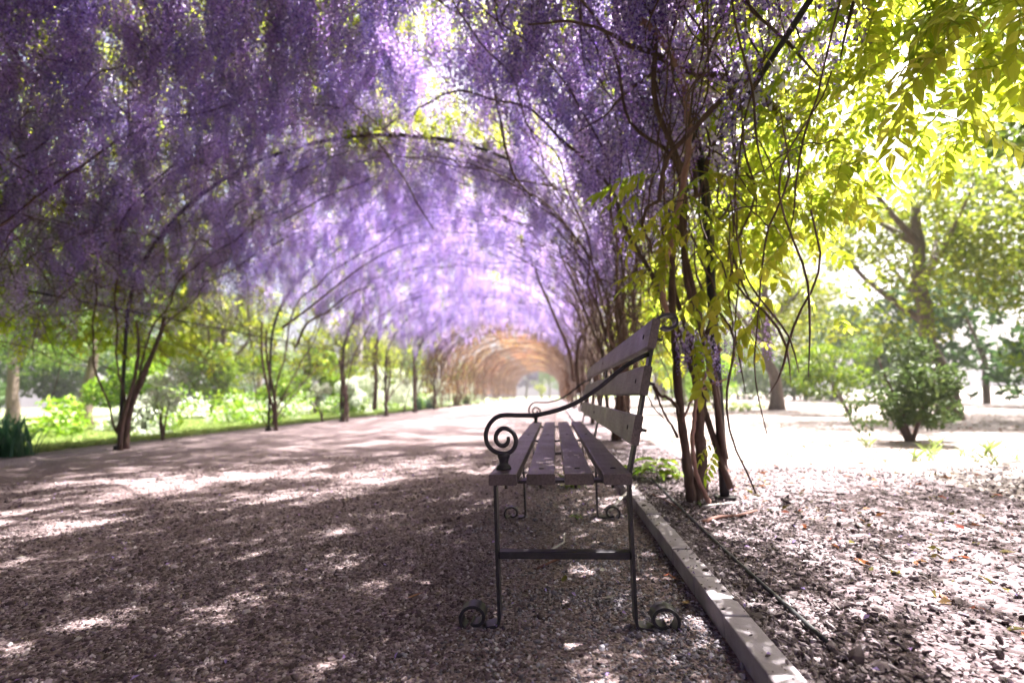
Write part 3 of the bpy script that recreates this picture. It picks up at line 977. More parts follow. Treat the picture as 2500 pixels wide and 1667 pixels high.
traced('runner', [(1736, 520), (1736, 600), (1735, 700), (1738, 760)], 3.25, .018, .022, M['bark'], 8)
traced('runner', [(1735, 570), (1712, 600), (1690, 625), (1672, 655)], 3.2, .006, .004, M['bark'], 6)
traced('runner', [(1664, 640), (1690, 690), (1706, 740), (1715, 790)], 3.2, .006, .005, M['bark'], 6)
v1 = hv; hv = vine_roots[(1, 0)]
traced('stem', [(1185, 60), (1188, 112), (1203, 196), (1219, 279), (1238, 377), (1262, 440), (1300, 480)], np.linspace(4.7, 5.6, 7), .024, .012, M['bark'], 8)
traced('stem', [(1406, 317), (1440, 340), (1480, 371), (1530, 419), (1570, 480)], np.linspace(5.2, 5.6, 5), .026, .024, M['bark'], 8)
traced('stem', [(1285, 195), (1320, 240), (1387, 291), (1420, 330), (1470, 390)], 5.4, .020, .014, M['bark'], 8)
traced('stem', [(1427, 488), (1480, 535), (1530, 590), (1560, 660), (1580, 730)], np.linspace(6.3, 6.6, 5), .014, .024, M['bark'], 8)
traced('stem', [(1250, 440), (1300, 445), (1350, 455), (1400, 470), (1440, 500)], 6.6, .010, .016, M['bark'], 8)
traced('stem', [(1390, 400), (1430, 440), (1490, 470), (1540, 520)], 5.6, .012, .014, M['bark'], 8)
traced('stem', [(1340, 540), (1382, 586), (1430, 640), (1465, 680), (1520, 700), (1545, 720)], 7.0, .010, .012, M['bark'], 8)
traced('stem', [(1360, 590), (1376, 640), (1400, 690), (1420, 740), (1445, 800), (1470, 860), (1480, 960), (1484, 1015)], np.linspace(8.4, 7.2, 8), .014, .03, M['bark'], 8)
traced('stem', [(1552, 560), (1550, 640), (1545, 700), (1548, 760), (1552, 900)], np.linspace(6.4, 6.8, 5), .02, .03, M['bark'], 8)
hv = vine_roots[(1, 1)]
traced('stem', [(833, 150), (833, 208), (860, 250), (903, 288), (950, 325), (999, 355), (1060, 400)], np.linspace(5.6, 6.6, 7), .013, .006, M['bark'], 6)
traced('stem', [(860, 250), (895, 310), (919, 342), (940, 370), (958, 396), (993, 447), (1020, 500), (1060, 560)], 7.1, .018, .010, M['bark'], 6)
traced('stem', [(690, 540), (766, 497), (800, 478), (856, 457), (920, 430), (980, 410), (1040, 420)], 8.0, .014, .006, M['bark'], 6)
hv = vine_roots[(2, 1)]
traced('stem', [(690, 800), (766, 743), (824, 696), (872, 660), (938, 619), (1000, 595), (1060, 590)], np.linspace(10.2, 11.2, 7), .028, .006, M['bark'], 8)
traced('stem', [(720, 850), (750, 790), (800, 760), (850, 720), (900, 700)], 10.6, .03, .012, M['bark'], 7)
hv = vine_roots[(4, 1)]
traced('stem', [(914, 1000), (918, 930), (916, 880), (922, 830), (940, 800), (975, 765), (1010, 745), (1060, 730)], 19.0, .09, .035, M['bark'], 8)
hv = vine_roots[(5, 1)]
traced('stem', [(1012, 985), (1010, 900), (1014, 860), (1040, 820), (1080, 790), (1120, 775)], 23.0, .07, .03, M['bark'], 8)
hv = vine_roots[(2, 0)]
traced('stem', [(1400, 930), (1390, 860), (1365, 800), (1340, 740), (1318, 690), (1300, 640), (1270, 590)], np.linspace(13, 11.5, 7), .05, .02, M['bark'], 8)
traced('stem', [(1415, 960), (1408, 900), (1412, 840), (1440, 780), (1470, 720)], 11.8, .06, .025, M['bark'], 8)
hv = v1

# lime green young leaves and the two low flower clusters on that vine
def hero_leaf(x, y, Y, rz, tilt, sc, v):
    o = link('leaf', SPR[v], hv, Vector(at(x, y, Y)) - hv.location)
    o.rotation_euler = (hr.normal(0, .25), tilt, rz)
    o.scale = (sc * 1.3, sc * 1.3, sc * 1.3)
for (x, y, Y, rz, t, sc, v) in (
        (1610, 425, 2.62, 3.2, .05, 1.05, 1), (1598, 428, 2.66, 2.9, .2, .95, 3), (1585, 430, 2.6, 3.5, .35, .8, 0), (1560, 468, 2.64, 3.0, .5, .8, 2), (1575, 470, 2.7, 2.4, .4, .8, 0),
        (1655, 480, 2.6, 3.4, .5, .95, 1), (1668, 470, 2.64, -.6, .6, .9, 0), (1640, 500, 2.66, 1.2, .6, .8, 3), (1672, 490, 2.62, 3.9, .7, .7, 2), (1690, 500, 2.7, -1.0, .7, .9, 0),
        (1690, 415, 2.55, -.1, .1, 1.1, 1), (1720, 405, 2.6, .4, .15, .9, 3), (1740, 420, 2.58, 3.6, .3, .8, 0),
        (1560, 535, 2.7, 3.6, .9, .9, 0), (1545, 545, 2.75, 2.9, .8, .8, 2), (1575, 520, 2.7, -.3, .8, .8, 3), (1600, 520, 2.72, -.5, .7, .85, 0),
        (1606, 565, 2.72, -1.2, 1.2, .8, 1), (1612, 600, 2.74, -.9, 1.2, .7, 2), (1705, 560, 2.9, 3.1, .4, .9, 0), (1700, 570, 2.9, .5, .6, .9, 1),
        (1585, 655, 2.85, 3.2, .1, .9, 2), (1600, 660, 2.9, 3.4, .25, .9, 0), (1600, 668, 2.8, -1.6, .8, .7, 2),
        (1735, 690, 2.6, 3.3, .5, 1.05, 1), (1725, 700, 2.66, 3.5, .75, .9, 3), (1745, 705, 2.62, -1.8, .9, .9, 0),
        (1700, 815, 2.7, -1.5, 1.25, .95, 1), (1712, 812, 2.74, -.7, 1.0, .7, 2), (1698, 818, 2.72, 3.8, 1.1, .7, 0), (1742, 1080, 2.75, 2.6, .7, .6, 2), (1748, 1092, 2.7, 3.4, .9, .6, 0),
        (1780, 560, 2.6, .3, .5, 1.1, 1), (1820, 640, 2.5, 3.4, .6, 1.1, 1), (1850, 480, 2.4, -.4, .4, 1.1, 3), (1790, 760, 2.6, .2, .8, 1.0, 0), (1900, 700, 2.6, 2.9, .7, 1.1, 1), (1960, 560, 2.3, 3.5, .4, 1.0, 3)):
    hero_leaf(x, y, Y, rz, t, sc, v)
for (x, y, Y, sc) in ((1672, 805, 2.85, .85), (1682, 830, 2.9, .75), (1722, 840, 2.85, .6), (1735, 835, 2.8, .6), (1668, 850, 3.0, .7), (1690, 595, 3.4, .6), (1420, 335, 3.6, .9), (1412, 305, 3.9, 1.0), (1498, 330, 3.3, 1.0), (1440, 400, 4.3, .9),
                      (1790, 800, 2.9, .8), (1850, 760, 2.7, .9)):
    o = link('raceme', RAC[int(hr.integers(0, 4))], hv, Vector(at(x, y - 20, Y)) - hv.location)
    o.scale = (sc, sc, sc); o.rotation_euler = (hr.normal(0, .1), hr.normal(0, .1), hr.uniform(0, 6))


# ------------------------------------------------------------------ bronze vines over the far bays
def bronze_meshes(seed, side):
    r = np.random.default_rng(seed)
    st, lf = MB(), MB()
    flip = (lambda s: s) if side == 0 else (lambda s: STOT - s)
    for j in range(54):
        W = walk(flip(abs(r.normal(1.0, 2.2))), r.uniform(-2, 2), (0 if side == 0 else math.pi) + r.normal(0, .5), int(r.integers(14, 44)), .14, .12, r, r.uniform(-.3, .1), .15)
        if len(W) > 4: st.tube(W, np.linspace(r.uniform(.012, .032), .006, len(W)), 4, False)
    n = 2400
    s = flip(r.uniform(.9, STOT / 2, n)); yy = r.uniform(-2, 2, n)
    q = vnoise(np.stack([s * .9, yy * .9, s * 0 + seed], 1), 41)
    s, yy = s[q > .45], yy[q > .45]
    P, Nn = surf(s, yy)
    P = P + Nn * r.uniform(-.12, .3, len(s))[:, None]
    for p in P:
        a, c = r.normal(0, 1, 3), r.normal(0, 1, 3)
        a /= np.linalg.norm(a); c -= a * (c @ a); c /= np.linalg.norm(c)
        L = r.uniform(.05, .10)
        lf.add([p - a * L, p + c * L * .45, p + a * L, p - c * L * .45], [(0, 1, 2, 3)])
    return st.mesh('stems', M['brownvine']), lf.mesh('leaves', M['bronze'])


br = [[bronze_meshes(60 + 5 * v + sd_, sd_) for v in range(3)] for sd_ in (0, 1)]
for k in range(6, 21):
    for side in (0, 1):
        y = 3.2 + 4 * k
        if k == 6: lab = ("first bronze vine on the right where the blossom stops", "first bronze vine on the left where the blossom stops")[side]
        elif k == 20: lab = ("last bronze vine on the right by the tunnel's bright opening", "last bronze vine on the left by the tunnel's bright opening")[side]
        else: lab = "bronze leaved vine on the %s, %s after the blossom stops" % (("right", "left")[side], ORD[k - 6])
        root = thing('bronze_vine', lab, 'vine', (0, y, 0), ("bronze vines on the far right hoops", "bronze vines on the far left hoops")[side])
        for nm, me in zip(('stems', 'leaves'), br[side][(k + side) % 3]):
            o = link(nm, me, root)
            o['kind'] = 'stuff'


# ------------------------------------------------------------------ the bench
bench = thing('park_bench', "long park bench with brown wooden planks on a scrolled black iron frame", 'bench', (0.02, 2.9, 0))
BX0, BWID, BGAP = -.1997, .0826, .0276
SEAT_Z, BY0, BY1 = .462, 1.484, 4.325
SUP = (1.592, 2.935, 4.235)


def bb(mb, name, mat, parent=bench, smooth=False):
    o = mb.build(name, mat, parent, smooth)
    if parent is bench: shift(o, bench)
    return o


def plank_mesh(w, h, L, seed):
    """board along Y with worn corners, centred on its section, subdivided along its length"""
    b = MB(); r = np.random.default_rng(seed)
    ys = np.linspace(0, L, 13)
    c = .003
    sec = [(-w / 2 + c, -h / 2), (w / 2 - c, -h / 2), (w / 2, -h / 2 + c), (w / 2, h / 2 - c), (w / 2 - c, h / 2), (-w / 2 + c, h / 2), (-w / 2, h / 2 - c), (-w / 2, -h / 2 + c)]
    V, F = [], []
    for y in ys:
        d = r.normal(0, .0004, 2)
        V += [(x + d[0], y, z + d[1]) for x, z in sec]
    for i in range(len(ys) - 1):
        for q in range(8):
            q2 = (q + 1) % 8
            F.append((i * 8 + q, (i + 1) * 8 + q, (i + 1) * 8 + q2, i * 8 + q2))
    F.append(tuple(range(8))); F.append(tuple(range(len(V) - 1, len(V) - 9, -1)))
    b.add(V, F)
    return b.mesh('plank', M['wood'])


boltm = MB(); boltm.lathe([(-.002, .0088), (.0008, .0088), (.0022, .0070), (.0030, .0035), (.0031, .0005)], (0, 0, 0), 14)
boltm = boltm.mesh('bolt', M['bolt'], True)
stubm = MB(); stubm.lathe([(-.024, .0048), (-.010, .0048), (-.010, .0085), (-.0035, .0085), (-.0035, .011), (0, .011)], (0, 0, 0), 10)
stubm = stubm.mesh('nut', M['bolt'])
for i in range(4):
    x = BX0 + BWID / 2 + i * (BWID + BGAP)
    w = BWID - (.002 if i == 3 else 0)
    p = link('seat_plank', plank_mesh(w, .031, BY1 - BY0, i), bench, Vector((x - (.001 if i == 3 else 0), BY0 + rng.normal(0, .0015), SEAT_Z - .0155)) - bench.location)
    for j, sy in enumerate(SUP):
        if not (i == 0 and j != 1):
            bo = link('bolt', boltm, p, (0, sy - BY0 + .002, .0155))
        link('nut', stubm, p, (rng.normal(0, .004), sy - BY0 + .01, -.0155 - .006))
LD = np.array([.2164, .9763]); LN = np.array([.9763, -.2164])      # along and behind the reclined back
LEAN = math.atan2(LD[0], LD[1])
for i, t in enumerate((.137, -.003, -.1475)):
    c2 = np.array([.276, .7245]) + LD * t - LN * .0118
    p = link('back_plank', plank_mesh(.0235, .0865, BY1 - BY0, 20 + i), bench, Vector((c2[0], BY0, c2[1])) - bench.location)
    p.rotation_euler = (0, LEAN, 0)
    for sy in SUP:
        bo = link('bolt', boltm, p, (-.01175, sy - BY0 + .002, 0))
        bo.rotation_euler = (0, -math.pi / 2, 0)
        nu = link('nut', stubm, p, (.0118 + .0095, sy - BY0, 0))
        nu.rotation_euler = (0, -math.pi / 2, 0)


def spiral(cx, cz, a0, a1, r0, r1, n, sgn=1):
    q = np.linspace(0, 1, n)
    a = np.radians(a0 + (a1 - a0) * q)
    rr = r0 + (r1 - r0) * q ** 1.6
    return np.column_stack([cx + sgn * 1.12 * rr * np.cos(a), cz + rr * np.sin(a)])


ARM = [(-.1503, .5615), (-.1495, .5499), (-.1557, .5383), (-.1676, .5337), (-.1814, .5396), (-.189, .5543), (-.1858, .5717), (-.1746, .5842), (-.1606, .5879), (-.143, .5808), (-.1314, .569), (-.1258, .5515), (-.1282, .5341), (-.1384, .5188), (-.1543, .5103), (-.1701, .5095), (-.1897, .5146), (-.2074, .5274), (-.217, .543), (-.2207, .5625), (-.2184, .58), (-.2092, .5994), (-.1939, .6168), (-.1758, .6263), (-.1539, .6288), (-.1261, .6277), (-.0945, .6268), (-.0649, .6266), (-.0393, .6307), (-.0057, .6378), (.0278, .6479), (.0609, .6609), (.0939, .6789), (.1438, .7123), (.1937, .7519), (.2352, .7814), (.2763, .8015), (.303, .8105)]
POSTP = [(.4615, .0236), (.4665, .0238), (.470, .0215), (.474, .0200), (.4765, .0150), (.481, .0134), (.4865, .0140), (.489, .0155), (.4925, .0152), (.496, .0180), (.501, .0192), (.506, .0205), (.510, .0192), (.5115, .015)]
for j, sy in enumerate(SUP):
    y0, y1 = sy - .025, sy + .025
    b = MB()
    leg = [(-.150, .4265), (-.172, .4265), (-.183, .4235), (-.1895, .416), (-.1915, .404), (-.1905, .30), (-.1895, .20), (-.1875, .10), (-.1860, .045), (-.1862, .026), (-.1890, .013), (-.1960, .0065), (-.210, .004), (-.226, .001)]
    foot = spiral(-.262, .028, -62, -480, .0405, .016, 44)
    b.strap(np.vstack([smooth_path(leg, 4), foot]), y0, y1, .009)
    bb(b, 'front_leg', M['iron'])
    b = MB()
    up = [np.array([.276, .7245]) + LD * t + LN * .0047 for t in (-.255, -.20, -.1, 0, .1, .165)]
    curl = [(.3185, .9045), (.3275, .9185), (.343, .9265), (.359, .9285), (.374, .9235), (.3815, .911), (.3805, .897), (.371, .888), (.358, .8845), (.345, .888), (.339, .8925)]
    rl = [(.2176, .026), (.2174, .05), (.2172, .15), (.2168, .30), (.2170, .40), (.2182, .445)]
    ft = spiral(.297, .028, -62, -480, .0410, .016, 44, -1)[::-1]
    ft2 = [(.262, .001), (.245, .004), (.229, .0065), (.2205, .012)]
    b.strap(np.vstack([ft, smooth_path(ft2 + rl + [tuple(q) for q in up] + curl, 4)]), y0, y1, .009)
    bb(b, 'rear_post', M['iron'])
    b = MB(); b.box((-.150, y0 + .001, .4222), (.2120, y1 - .001, .4308))
    bb(b, 'cross_bar', M['iron'])
    b = MB(); b.box((-.1845, sy - .017, .1972), (.2124, sy + .017, .2188))
    bevel(bb(b, 'stretcher', M['iron']), .003)
    if j == 1: continue
    b = MB()
    A = smooth_path([(x, sy, z) for x, z in ARM], 5)
    rad = np.full(len(A), .0070); rad[:12] = np.linspace(.0052, .007, 12)
    b.tube(A, rad, 14)
    ao = bb(b, 'armrest', M['iron'], smooth=True)
    b = MB(); b.lathe([(h - .462, r_) for h, r_ in POSTP], (-.1652, sy, .462), 24)
    b.build('baluster', M['iron'], ao, smooth=True)


# ------------------------------------------------------------------ shrubs, trees and border plants
def crown_mesh(name, seed, blobs, nleaf, size, mat, shape=.45, hang=0.0):
    """leaf-sized faces spread through several uneven clumps"""
    r = np.random.default_rng(seed)
    blobs = np.asarray(blobs, float)
    wts = blobs[:, 3] ** 2; wts /= wts.sum()
    idx = r.choice(len(blobs), nleaf, p=wts)
    d = r.normal(0, 1, (nleaf, 3)); d /= np.linalg.norm(d, axis=1)[:, None]
    rad = r.uniform(.35, 1.0, nleaf) ** .5
    P = blobs[idx, :3] + d * (rad * blobs[idx, 3])[:, None] * np.array([1, 1, .8])
    g = vnoise(P * (1.6 / max(.3, blobs[:, 3].mean())) + seed, 51)
    P = P[g > .36]
    n = len(P)
    a = r.normal(0, 1, (n, 3)); a[:, 2] -= hang; a /= np.linalg.norm(a, axis=1)[:, None]
    c = r.normal(0, 1, (n, 3)); c -= a * (a * c).sum(1)[:, None]; c /= np.linalg.norm(c, axis=1)[:, None]
    u = np.cross(a, c)
    L = (size * r.uniform(.6, 1.25, n))[:, None]
    V = np.stack([P - a * L, P + c * L * shape + u * L * .12, P + a * L, P - c * L * shape + u * L * .12], 1).reshape(-1, 3)
    me = bpy.data.meshes.new(name)
    me.from_pydata(V.tolist(), [], [(4 * i, 4 * i + 1, 4 * i + 2, 4 * i + 3) for i in range(n)])
    me.materials.append(mat)
    return me


def trunk_mesh(seed, h, r0, limbs, spread, mat, lean=0.0):
    r = np.random.default_rng(seed)
    b = MB()
    z = np.linspace(0, 1, 12)
    wob = np.cumsum(r.normal(0, .012 * h, (12, 2)), axis=0)
    T = np.column_stack([wob[:, 0] + lean * z * h, wob[:, 1], z * h - .05])
    b.tube(T, r0 * (1 - .55 * z) * (1 + .5 * np.exp(-z * 14)), 10)
    for j in range(limbs):
        q = r.uniform(.45, .95); p = T[int(q * 11)]
        a = r.uniform(0, 6.28); L = spread * r.uniform(.7, 1.2)
        t = np.linspace(0, 1, 7)[:, None]
        d = np.array([math.cos(a), math.sin(a), r.uniform(.5, 1.2)])
        W = p + d * L * t + np.array([0, 0, .25 * L]) * t ** 2 + np.cumsum(r.normal(0, .02 * L, (7, 3)), axis=0) * t
        b.tube(W, np.linspace(r0 * .42, r0 * .08, 7), 6)
    return b.mesh('trunk', mat, True)


def blobs_for(seed, h, rad, z0, n, flat=1.0):
    r = np.random.default_rng(seed)
    out = []
    for i in range(n):
        a = r.uniform(0, 6.28); q = rad * math.sqrt(r.uniform(0, 1)) * .75
        z = z0 + (h - z0) * r.uniform(.1, .9)
        k = 1 - .5 * abs((z - z0) / (h - z0) - .45)
        out.append((q * math.cos(a) * k, q * math.sin(a) * k, z, rad * r.uniform(.28, .5)))
    return out


TREE = {}
for nm, sd_, h, rad, z0, nb, nl, sz, mat in (('a', 1, 9, 3.6, 2.0, 18, 16000, .085, 'tree_a'), ('b', 2, 11, 4.2, 1.6, 20, 15000, .11, 'tree_b'), ('d', 3, 7, 3.0, 1.0, 18, 15000, .08, 'lime'), ('c', 4, 8, 3.4, 1.5, 14, 7000, .13, 'tree_c')):
    TREE[nm] = (crown_mesh('crown', sd_, blobs_for(sd_, h, rad, z0, nb), nl, sz, M[mat]), trunk_mesh(sd_, h * .75, .22, 7, rad * .7, M['trunk']))


def tree(kind, x, y, sc, label, group, rz=None, z=-.03):
    t = thing('tree', label, 'tree', (x, y, z), group)
    t.scale = (sc, sc, sc); t.rotation_euler = (0, 0, rng.uniform(0, 6.28) if rz is None else rz)
    link('crown', TREE[kind][0], t); link('trunk', TREE[kind][1], t)
    return t


gL, gR, gE = "trees beyond the lawn on the left", "trees beyond the gravel on the right", "trees past the tunnel's end"
for kd, x, y, sc, lab in (('a', -20.5, 4, 1.0, "bright leafy tree at the far left edge beyond the lawn"), ('d', -15.5, 7.5, .9, "low bright tree on the lawn at the far left"), ('b', -13.5, 1.5, .9, "tall dark tree added out of view at the left to block sky light"), ('b', -16, 10.5, .95, "tall dark tree added behind the low bright one to block sky light"), ('a', -14.5, 14.5, .75, "bright tree on the lawn left of the first rose bush"), ('d', -13.5, 31, .9, "low bright tree on the lawn behind the silver bushes"), ('a', -28, 20, 1.2, "tall bright tree farthest off behind the walk"), ('b', -30, 8, 1.2, "tall dark tree farthest off at the far left"), ('b', -23, 11, 1.0, "tall dark tree beyond the lawn, left of the pale walk"),  # tall dark trees on the near left are added to block sky light
                          ('a', -21, 18, .95, "bright leafy tree beyond the walk behind the first rose bush"), ('d', -15.0, 21.5, .9, "low bright tree shading the lawn beside the pale trunk"),
                          ('b', -24, 27, 1.05, "tall dark tree behind the pale trunk"), ('a', -22, 36, 1.0, "bright leafy tree behind the silver bushes"),
                          ('d', -15, 40, 1.0, "low bright tree behind the white flowered bushes"), ('a', -17, 52, 1.0, "bright tree seen through the bronze vines on the left"), ('b', -20, 66, 1.0, "dark tree far down the lawn on the left"), ('d', -13, 74, .9, "low bright tree by the tunnel's far left end")):
    tree(kd, x, y, sc, lab, gL)
for kd, x, y, sc, lab in (('d', 6.6, 1.6, .75, "low bright tree at the far right edge over the gravel"), ('a', 6.0, 3.9, .78, "bright leafy tree added so its crown shades the bed at the right"), ('a', 9.6, 6.2, .8, "bright leafy tree right of the bench across the gravel"), ('d', 7.6, 10.8, .85, "low bright tree behind the bench's back across the gravel"),  # the leafy tree by the bed is added for its shade
                          ('b', 12, 12, .8, "dark tree behind the low bright trees on the right"), ('d', 7.0, 17.2, .9, "lime green tree behind the tangle of stems on the right"), ('d', 6.4, 25.5, 1.0, "low bright tree beside the second lilac trunk on the right"), ('a', 9, 31, .9, "bright tree on the right past the last lilac wisteria"),
                          ('d', 8, 38, .9, "low bright tree on the right beside the bronze vines"), ('a', 9, 46, .9, "bright tree deep on the right behind the bronze vines"), ('b', 12, 58, .9, "dark tree far off on the right behind the tunnel"), ('a', 9, 70, .9, "bright tree at the far right end of the tunnel")):
    tree(kd, x, y, sc, lab, gR)
for kd, x, y, sc, lab in (('c', -5.2, 92, .95, "violet dark tree at the left of the tunnel's opening"), ('b', -.9, 94, .72, "dark green tree at the right of the tunnel's opening"), ('d', -2.6, 90, .40, "small bright green tree in the middle of the tunnel's opening"),
                          ('b', -12, 104, 1.0, "tall dark tree left behind the tunnel's end"), ('b', 6, 106, 1.0, "tall dark tree right behind the tunnel's end"), ('a', -3, 116, 1.2, "tall bright tree farthest behind the tunnel's end")):
    tree(kd, x, y, sc, lab, gE)

hb = []
for i in range(26):
    hb.append((rng.uniform(-1.2, 1.2), -12 + 24 * i / 25 + rng.normal(0, .4), rng.uniform(1.0, 4.3), rng.uniform(1.2, 1.8)))
HEDGE = crown_mesh('foliage', 71, hb, 15000, .19, M['tree_b'])
gHd = "tall hedges closing the garden"
for x, y, lab in ((-27, 12, "tall dark hedge behind the lawn at the far left"), (-27, 36, "tall dark hedge behind the lawn past the pale trunk"), (-27, 60, "tall dark hedge far along the lawn"), (15.5, 10, "tall dark hedge across the gravel on the right"), (15.5, 34, "tall dark hedge on the right behind the lilac"), (15.5, 58, "tall dark hedge on the right behind the bronze vines")):
    t = thing('hedge', lab, 'hedge', (x, y, -.03), gHd)
    t.rotation_euler = (0, 0, rng.normal(0, .03) + (math.pi if rng.random() < .5 else 0))
    link('foliage', HEDGE, t)
    for q in range(5):
        b = MB(); b.tube(np.array([[rng.normal(0, .2), -9.5 + 4.7 * q, -.05], [rng.normal(0, .2), -9.5 + 4.7 * q, 1.6], [rng.normal(0, .3), -9.3 + 4.7 * q, 3.2]]), [.12, .09, .04], 7)
        b.build('trunk', M['trunk'], t)

# the pale trunk standing behind the rose bushes
pt = thing('tree', "large tree with a thick pale trunk beyond the bright shrub", 'tree', (-10.9, 27, -.03), gL)
b = MB()
zz = np.linspace(0, 1, 14)
b.tube(np.column_stack([-.35 + .55 * zz + .1 * np.sin(zz * 5), .1 * np.sin(zz * 4), zz * 9]), .36 * (1 - .35 * zz) * (1 + .45 * np.exp(-zz * 16)), 14)
for j in range(5):
    a = rng.uniform(0, 6.28); t = np.linspace(0, 1, 7)[:, None]
    b.tube(np.array([.05, 0, 5.2 + .5 * j]) + np.array([math.cos(a), math.sin(a), 1.0]) * 2.6 * t + rng.normal(0, .06, (7, 3)), np.linspace(.14, .03, 7), 7)
b.build('trunk', M['paletrunk'], pt, smooth=True)
link('crown', crown_mesh('crown', 9, blobs_for(9, 11, 4.0, 5.2, 16), 7000, .12, M['tree_a']), pt)


def shrub(name, label, cat, x, y, h, rad, mat, nleaf, size, seed, group=None, stems=4, z=-.01, z0=.15, stem_mat='bark'):
    t = thing(name, label, cat, (x, y, z), group)
    link('foliage', crown_mesh('foliage', seed, blobs_for(seed, h, rad, z0 * h, 9), nleaf, size, M[mat]), t)
    b = MB(); r = np.random.default_rng(seed)
    for j in range(stems):
        a = r.uniform(0, 6.28); L = h * r.uniform(.55, .85); q = np.linspace(0, 1, 7)[:, None]
        b.tube(np.array([r.normal(0, .03), r.normal(0, .03), -.02]) + np.array([math.cos(a) * rad * .5, math.sin(a) * rad * .5, L]) * q + r.normal(0, .015 * h, (7, 3)) * q, np.linspace(.018, .005, 7) * (1 + h * .3), 6)
    b.build('stem', M[stem_mat], t, smooth=True)
    return t


shrub('shrub', "large bright green shrub before the pale trunk at the photo's left edge", 'shrub', -11.0, 22.5, 3.2, 1.35, 'shrub_a', 3800, .11, 101, stems=5)
shrub('shrub', "bright green shrub left of the large one, farther from the trunk", 'shrub', -14.0, 20.0, 2.9, 1.6, 'shrub_a', 3800, .11, 102, stems=5)
shrub('shrub', "bright green shrub on the lawn at the far left", 'shrub', -16.5, 12.0, 2.6, 1.6, 'shrub_a', 3600, .11, 103, stems=5)
gS = "pale silver bushes along the left border"
for x, y, h, rad, sd_, lab in ((-8.7, 20.5, 1.5, .9, 111, "pale silver bush right of the first rose bush"), (-9.2, 24, 2.1, 1.2, 112, "tall pale silver bush behind the dark sinuous sapling"), (-9.0, 28, 2.2, 1.2, 113, "pale silver bush with lime tips right of the sapling"),
                               (-9.1, 33, 2.2, 1.3, 114, "pale silver bush behind the dark strap leaves"), (-8.9, 39, 2.2, 1.3, 115, "pale silver bush between the two strap leaved clumps"), (-8.7, 47, 2.2, 1.3, 116, "white flowered bush past the olive strap leaves"),
                               (-8.8, 56, 2.2, 1.3, 117, "far pale bush near the bronze vines' feet"), (-10.4, 16.0, .9, .7, 118, "low pale silver bush on the lawn left of the rose bush"), (-9.8, 11.5, .9, .7, 119, "low pale silver bush nearest on the left border")):
    shrub('bush', lab, 'bush', x, y, h, rad, 'shrub_w', 4200, .07, sd_, gS)
ub = np.column_stack([rng.uniform(-10.6, -8.1, 170), rng.uniform(9, 62, 170), rng.uniform(.05, .75, 170), rng.uniform(.28, .6, 170)])
tag(link('undergrowth', crown_mesh('undergrowth', 161, ub[:100], 16000, .06, M['shrub_w'])), "low pale flowering undergrowth filling the left border", kind='stuff')
tag(link('undergrowth', crown_mesh('undergrowth', 162, ub[100:], 11000, .07, M['shrub_a'])), "low bright green undergrowth filling the left border", kind='stuff')
gG = "lime green bushes in the left border"
for x, y, h, rad, sd_, lab in ((-10.4, 18.5, 2.3, 1.1, 171, "lime bush between the bright shrub and the rose bush"), (-10.6, 25.5, 2.6, 1.2, 172, "lime bush behind the tall silver bush by the sapling"), (-10.4, 31, 2.6, 1.3, 173, "lime bush behind the silver bush with lime tips"), (-10.2, 37, 2.6, 1.3, 174, "lime bush above the olive strap leaves"), (-10.0, 44, 2.6, 1.3, 175, "lime bush behind the farther strap leaves"), (-10.0, 52, 2.7, 1.4, 176, "lime bush farthest along the left border"), (-11.6, 13.0, 2.0, 1.1, 177, "lime bush on the lawn nearest on the left")):
    shrub('bush', lab, 'bush', x, y, h, rad, 'shrub_a', 4200, .075, sd_, gG)
gR2 = "rose bushes standing in the left border"
for x, y, h, rad, sd_, lab in ((-7.35, 15.5, 1.25, .42, 121, "pale rose bush on a thin stem where path and lawn meet"), (-7.4, 9.0, 1.3, .45, 122, "pale rose bush nearest on the left border"), (-7.5, 24.6, 1.7, .5, 123, "dark sinuous sapling with pale leaves at the path edge"), (-7.45, 31, 1.2, .4, 124, "small pale rose bush beyond the sapling")):
    shrub('rose_bush', lab, 'rose bush', x, y, h, rad, 'shrub_w', 700, .05, sd_, gR2, stems=3, z0=.45)


def strap_plant(label, x, y, h, n, mat, seed, group):
    r = np.random.default_rng(seed); b = MB()
    for i in range(n):
        a = r.uniform(0, 6.28); L = h * r.uniform(.8, 1.3); w = .02; bend = r.uniform(.2, .8)
        q = np.linspace(0, 1, 6)
        ox, oy = r.normal(0, .12, 2)
        X = ox + np.cos(a) * L * bend * q ** 1.6; Y = oy + np.sin(a) * L * bend * q ** 1.6; Z = L * (q - .35 * bend * q ** 3) - .02
        sx, sy = -math.sin(a), math.cos(a)
        W = w * (1 - q ** 2 * .9)
        V = np.concatenate([np.column_stack([X + sx * W, Y + sy * W, Z]), np.column_stack([X - sx * W, Y - sy * W, Z])])
        b.add(V, [(j, j + 1, 7 + j, 6 + j) for j in range(5)])
    t = thing('strap_plant', label, 'plant', (x, y, 0), group)
    b.build('leaves', M[mat], t)['kind'] = 'stuff'
gP = "clumps of strap leaves in the left border"
strap_plant("dark blue green clump of strap leaves in the left border", -7.6, 27.5, .75, 90, 'strap', 131, gP)
strap_plant("second dark green clump of strap leaves behind the first", -7.55, 30.0, .7, 80, 'strap', 132, gP)
strap_plant("olive clump of strap leaves with yellow tips further down the border", -7.5, 38.0, .95, 110, 'strap_o', 133, gP)
strap_plant("olive clump of strap leaves farthest down the border", -7.4, 42.0, .9, 110, 'strap_o', 134, gP)
strap_plant("dark clump of strap leaves nearest on the left border", -7.6, 6.5, .6, 80, 'strap', 135, gP)

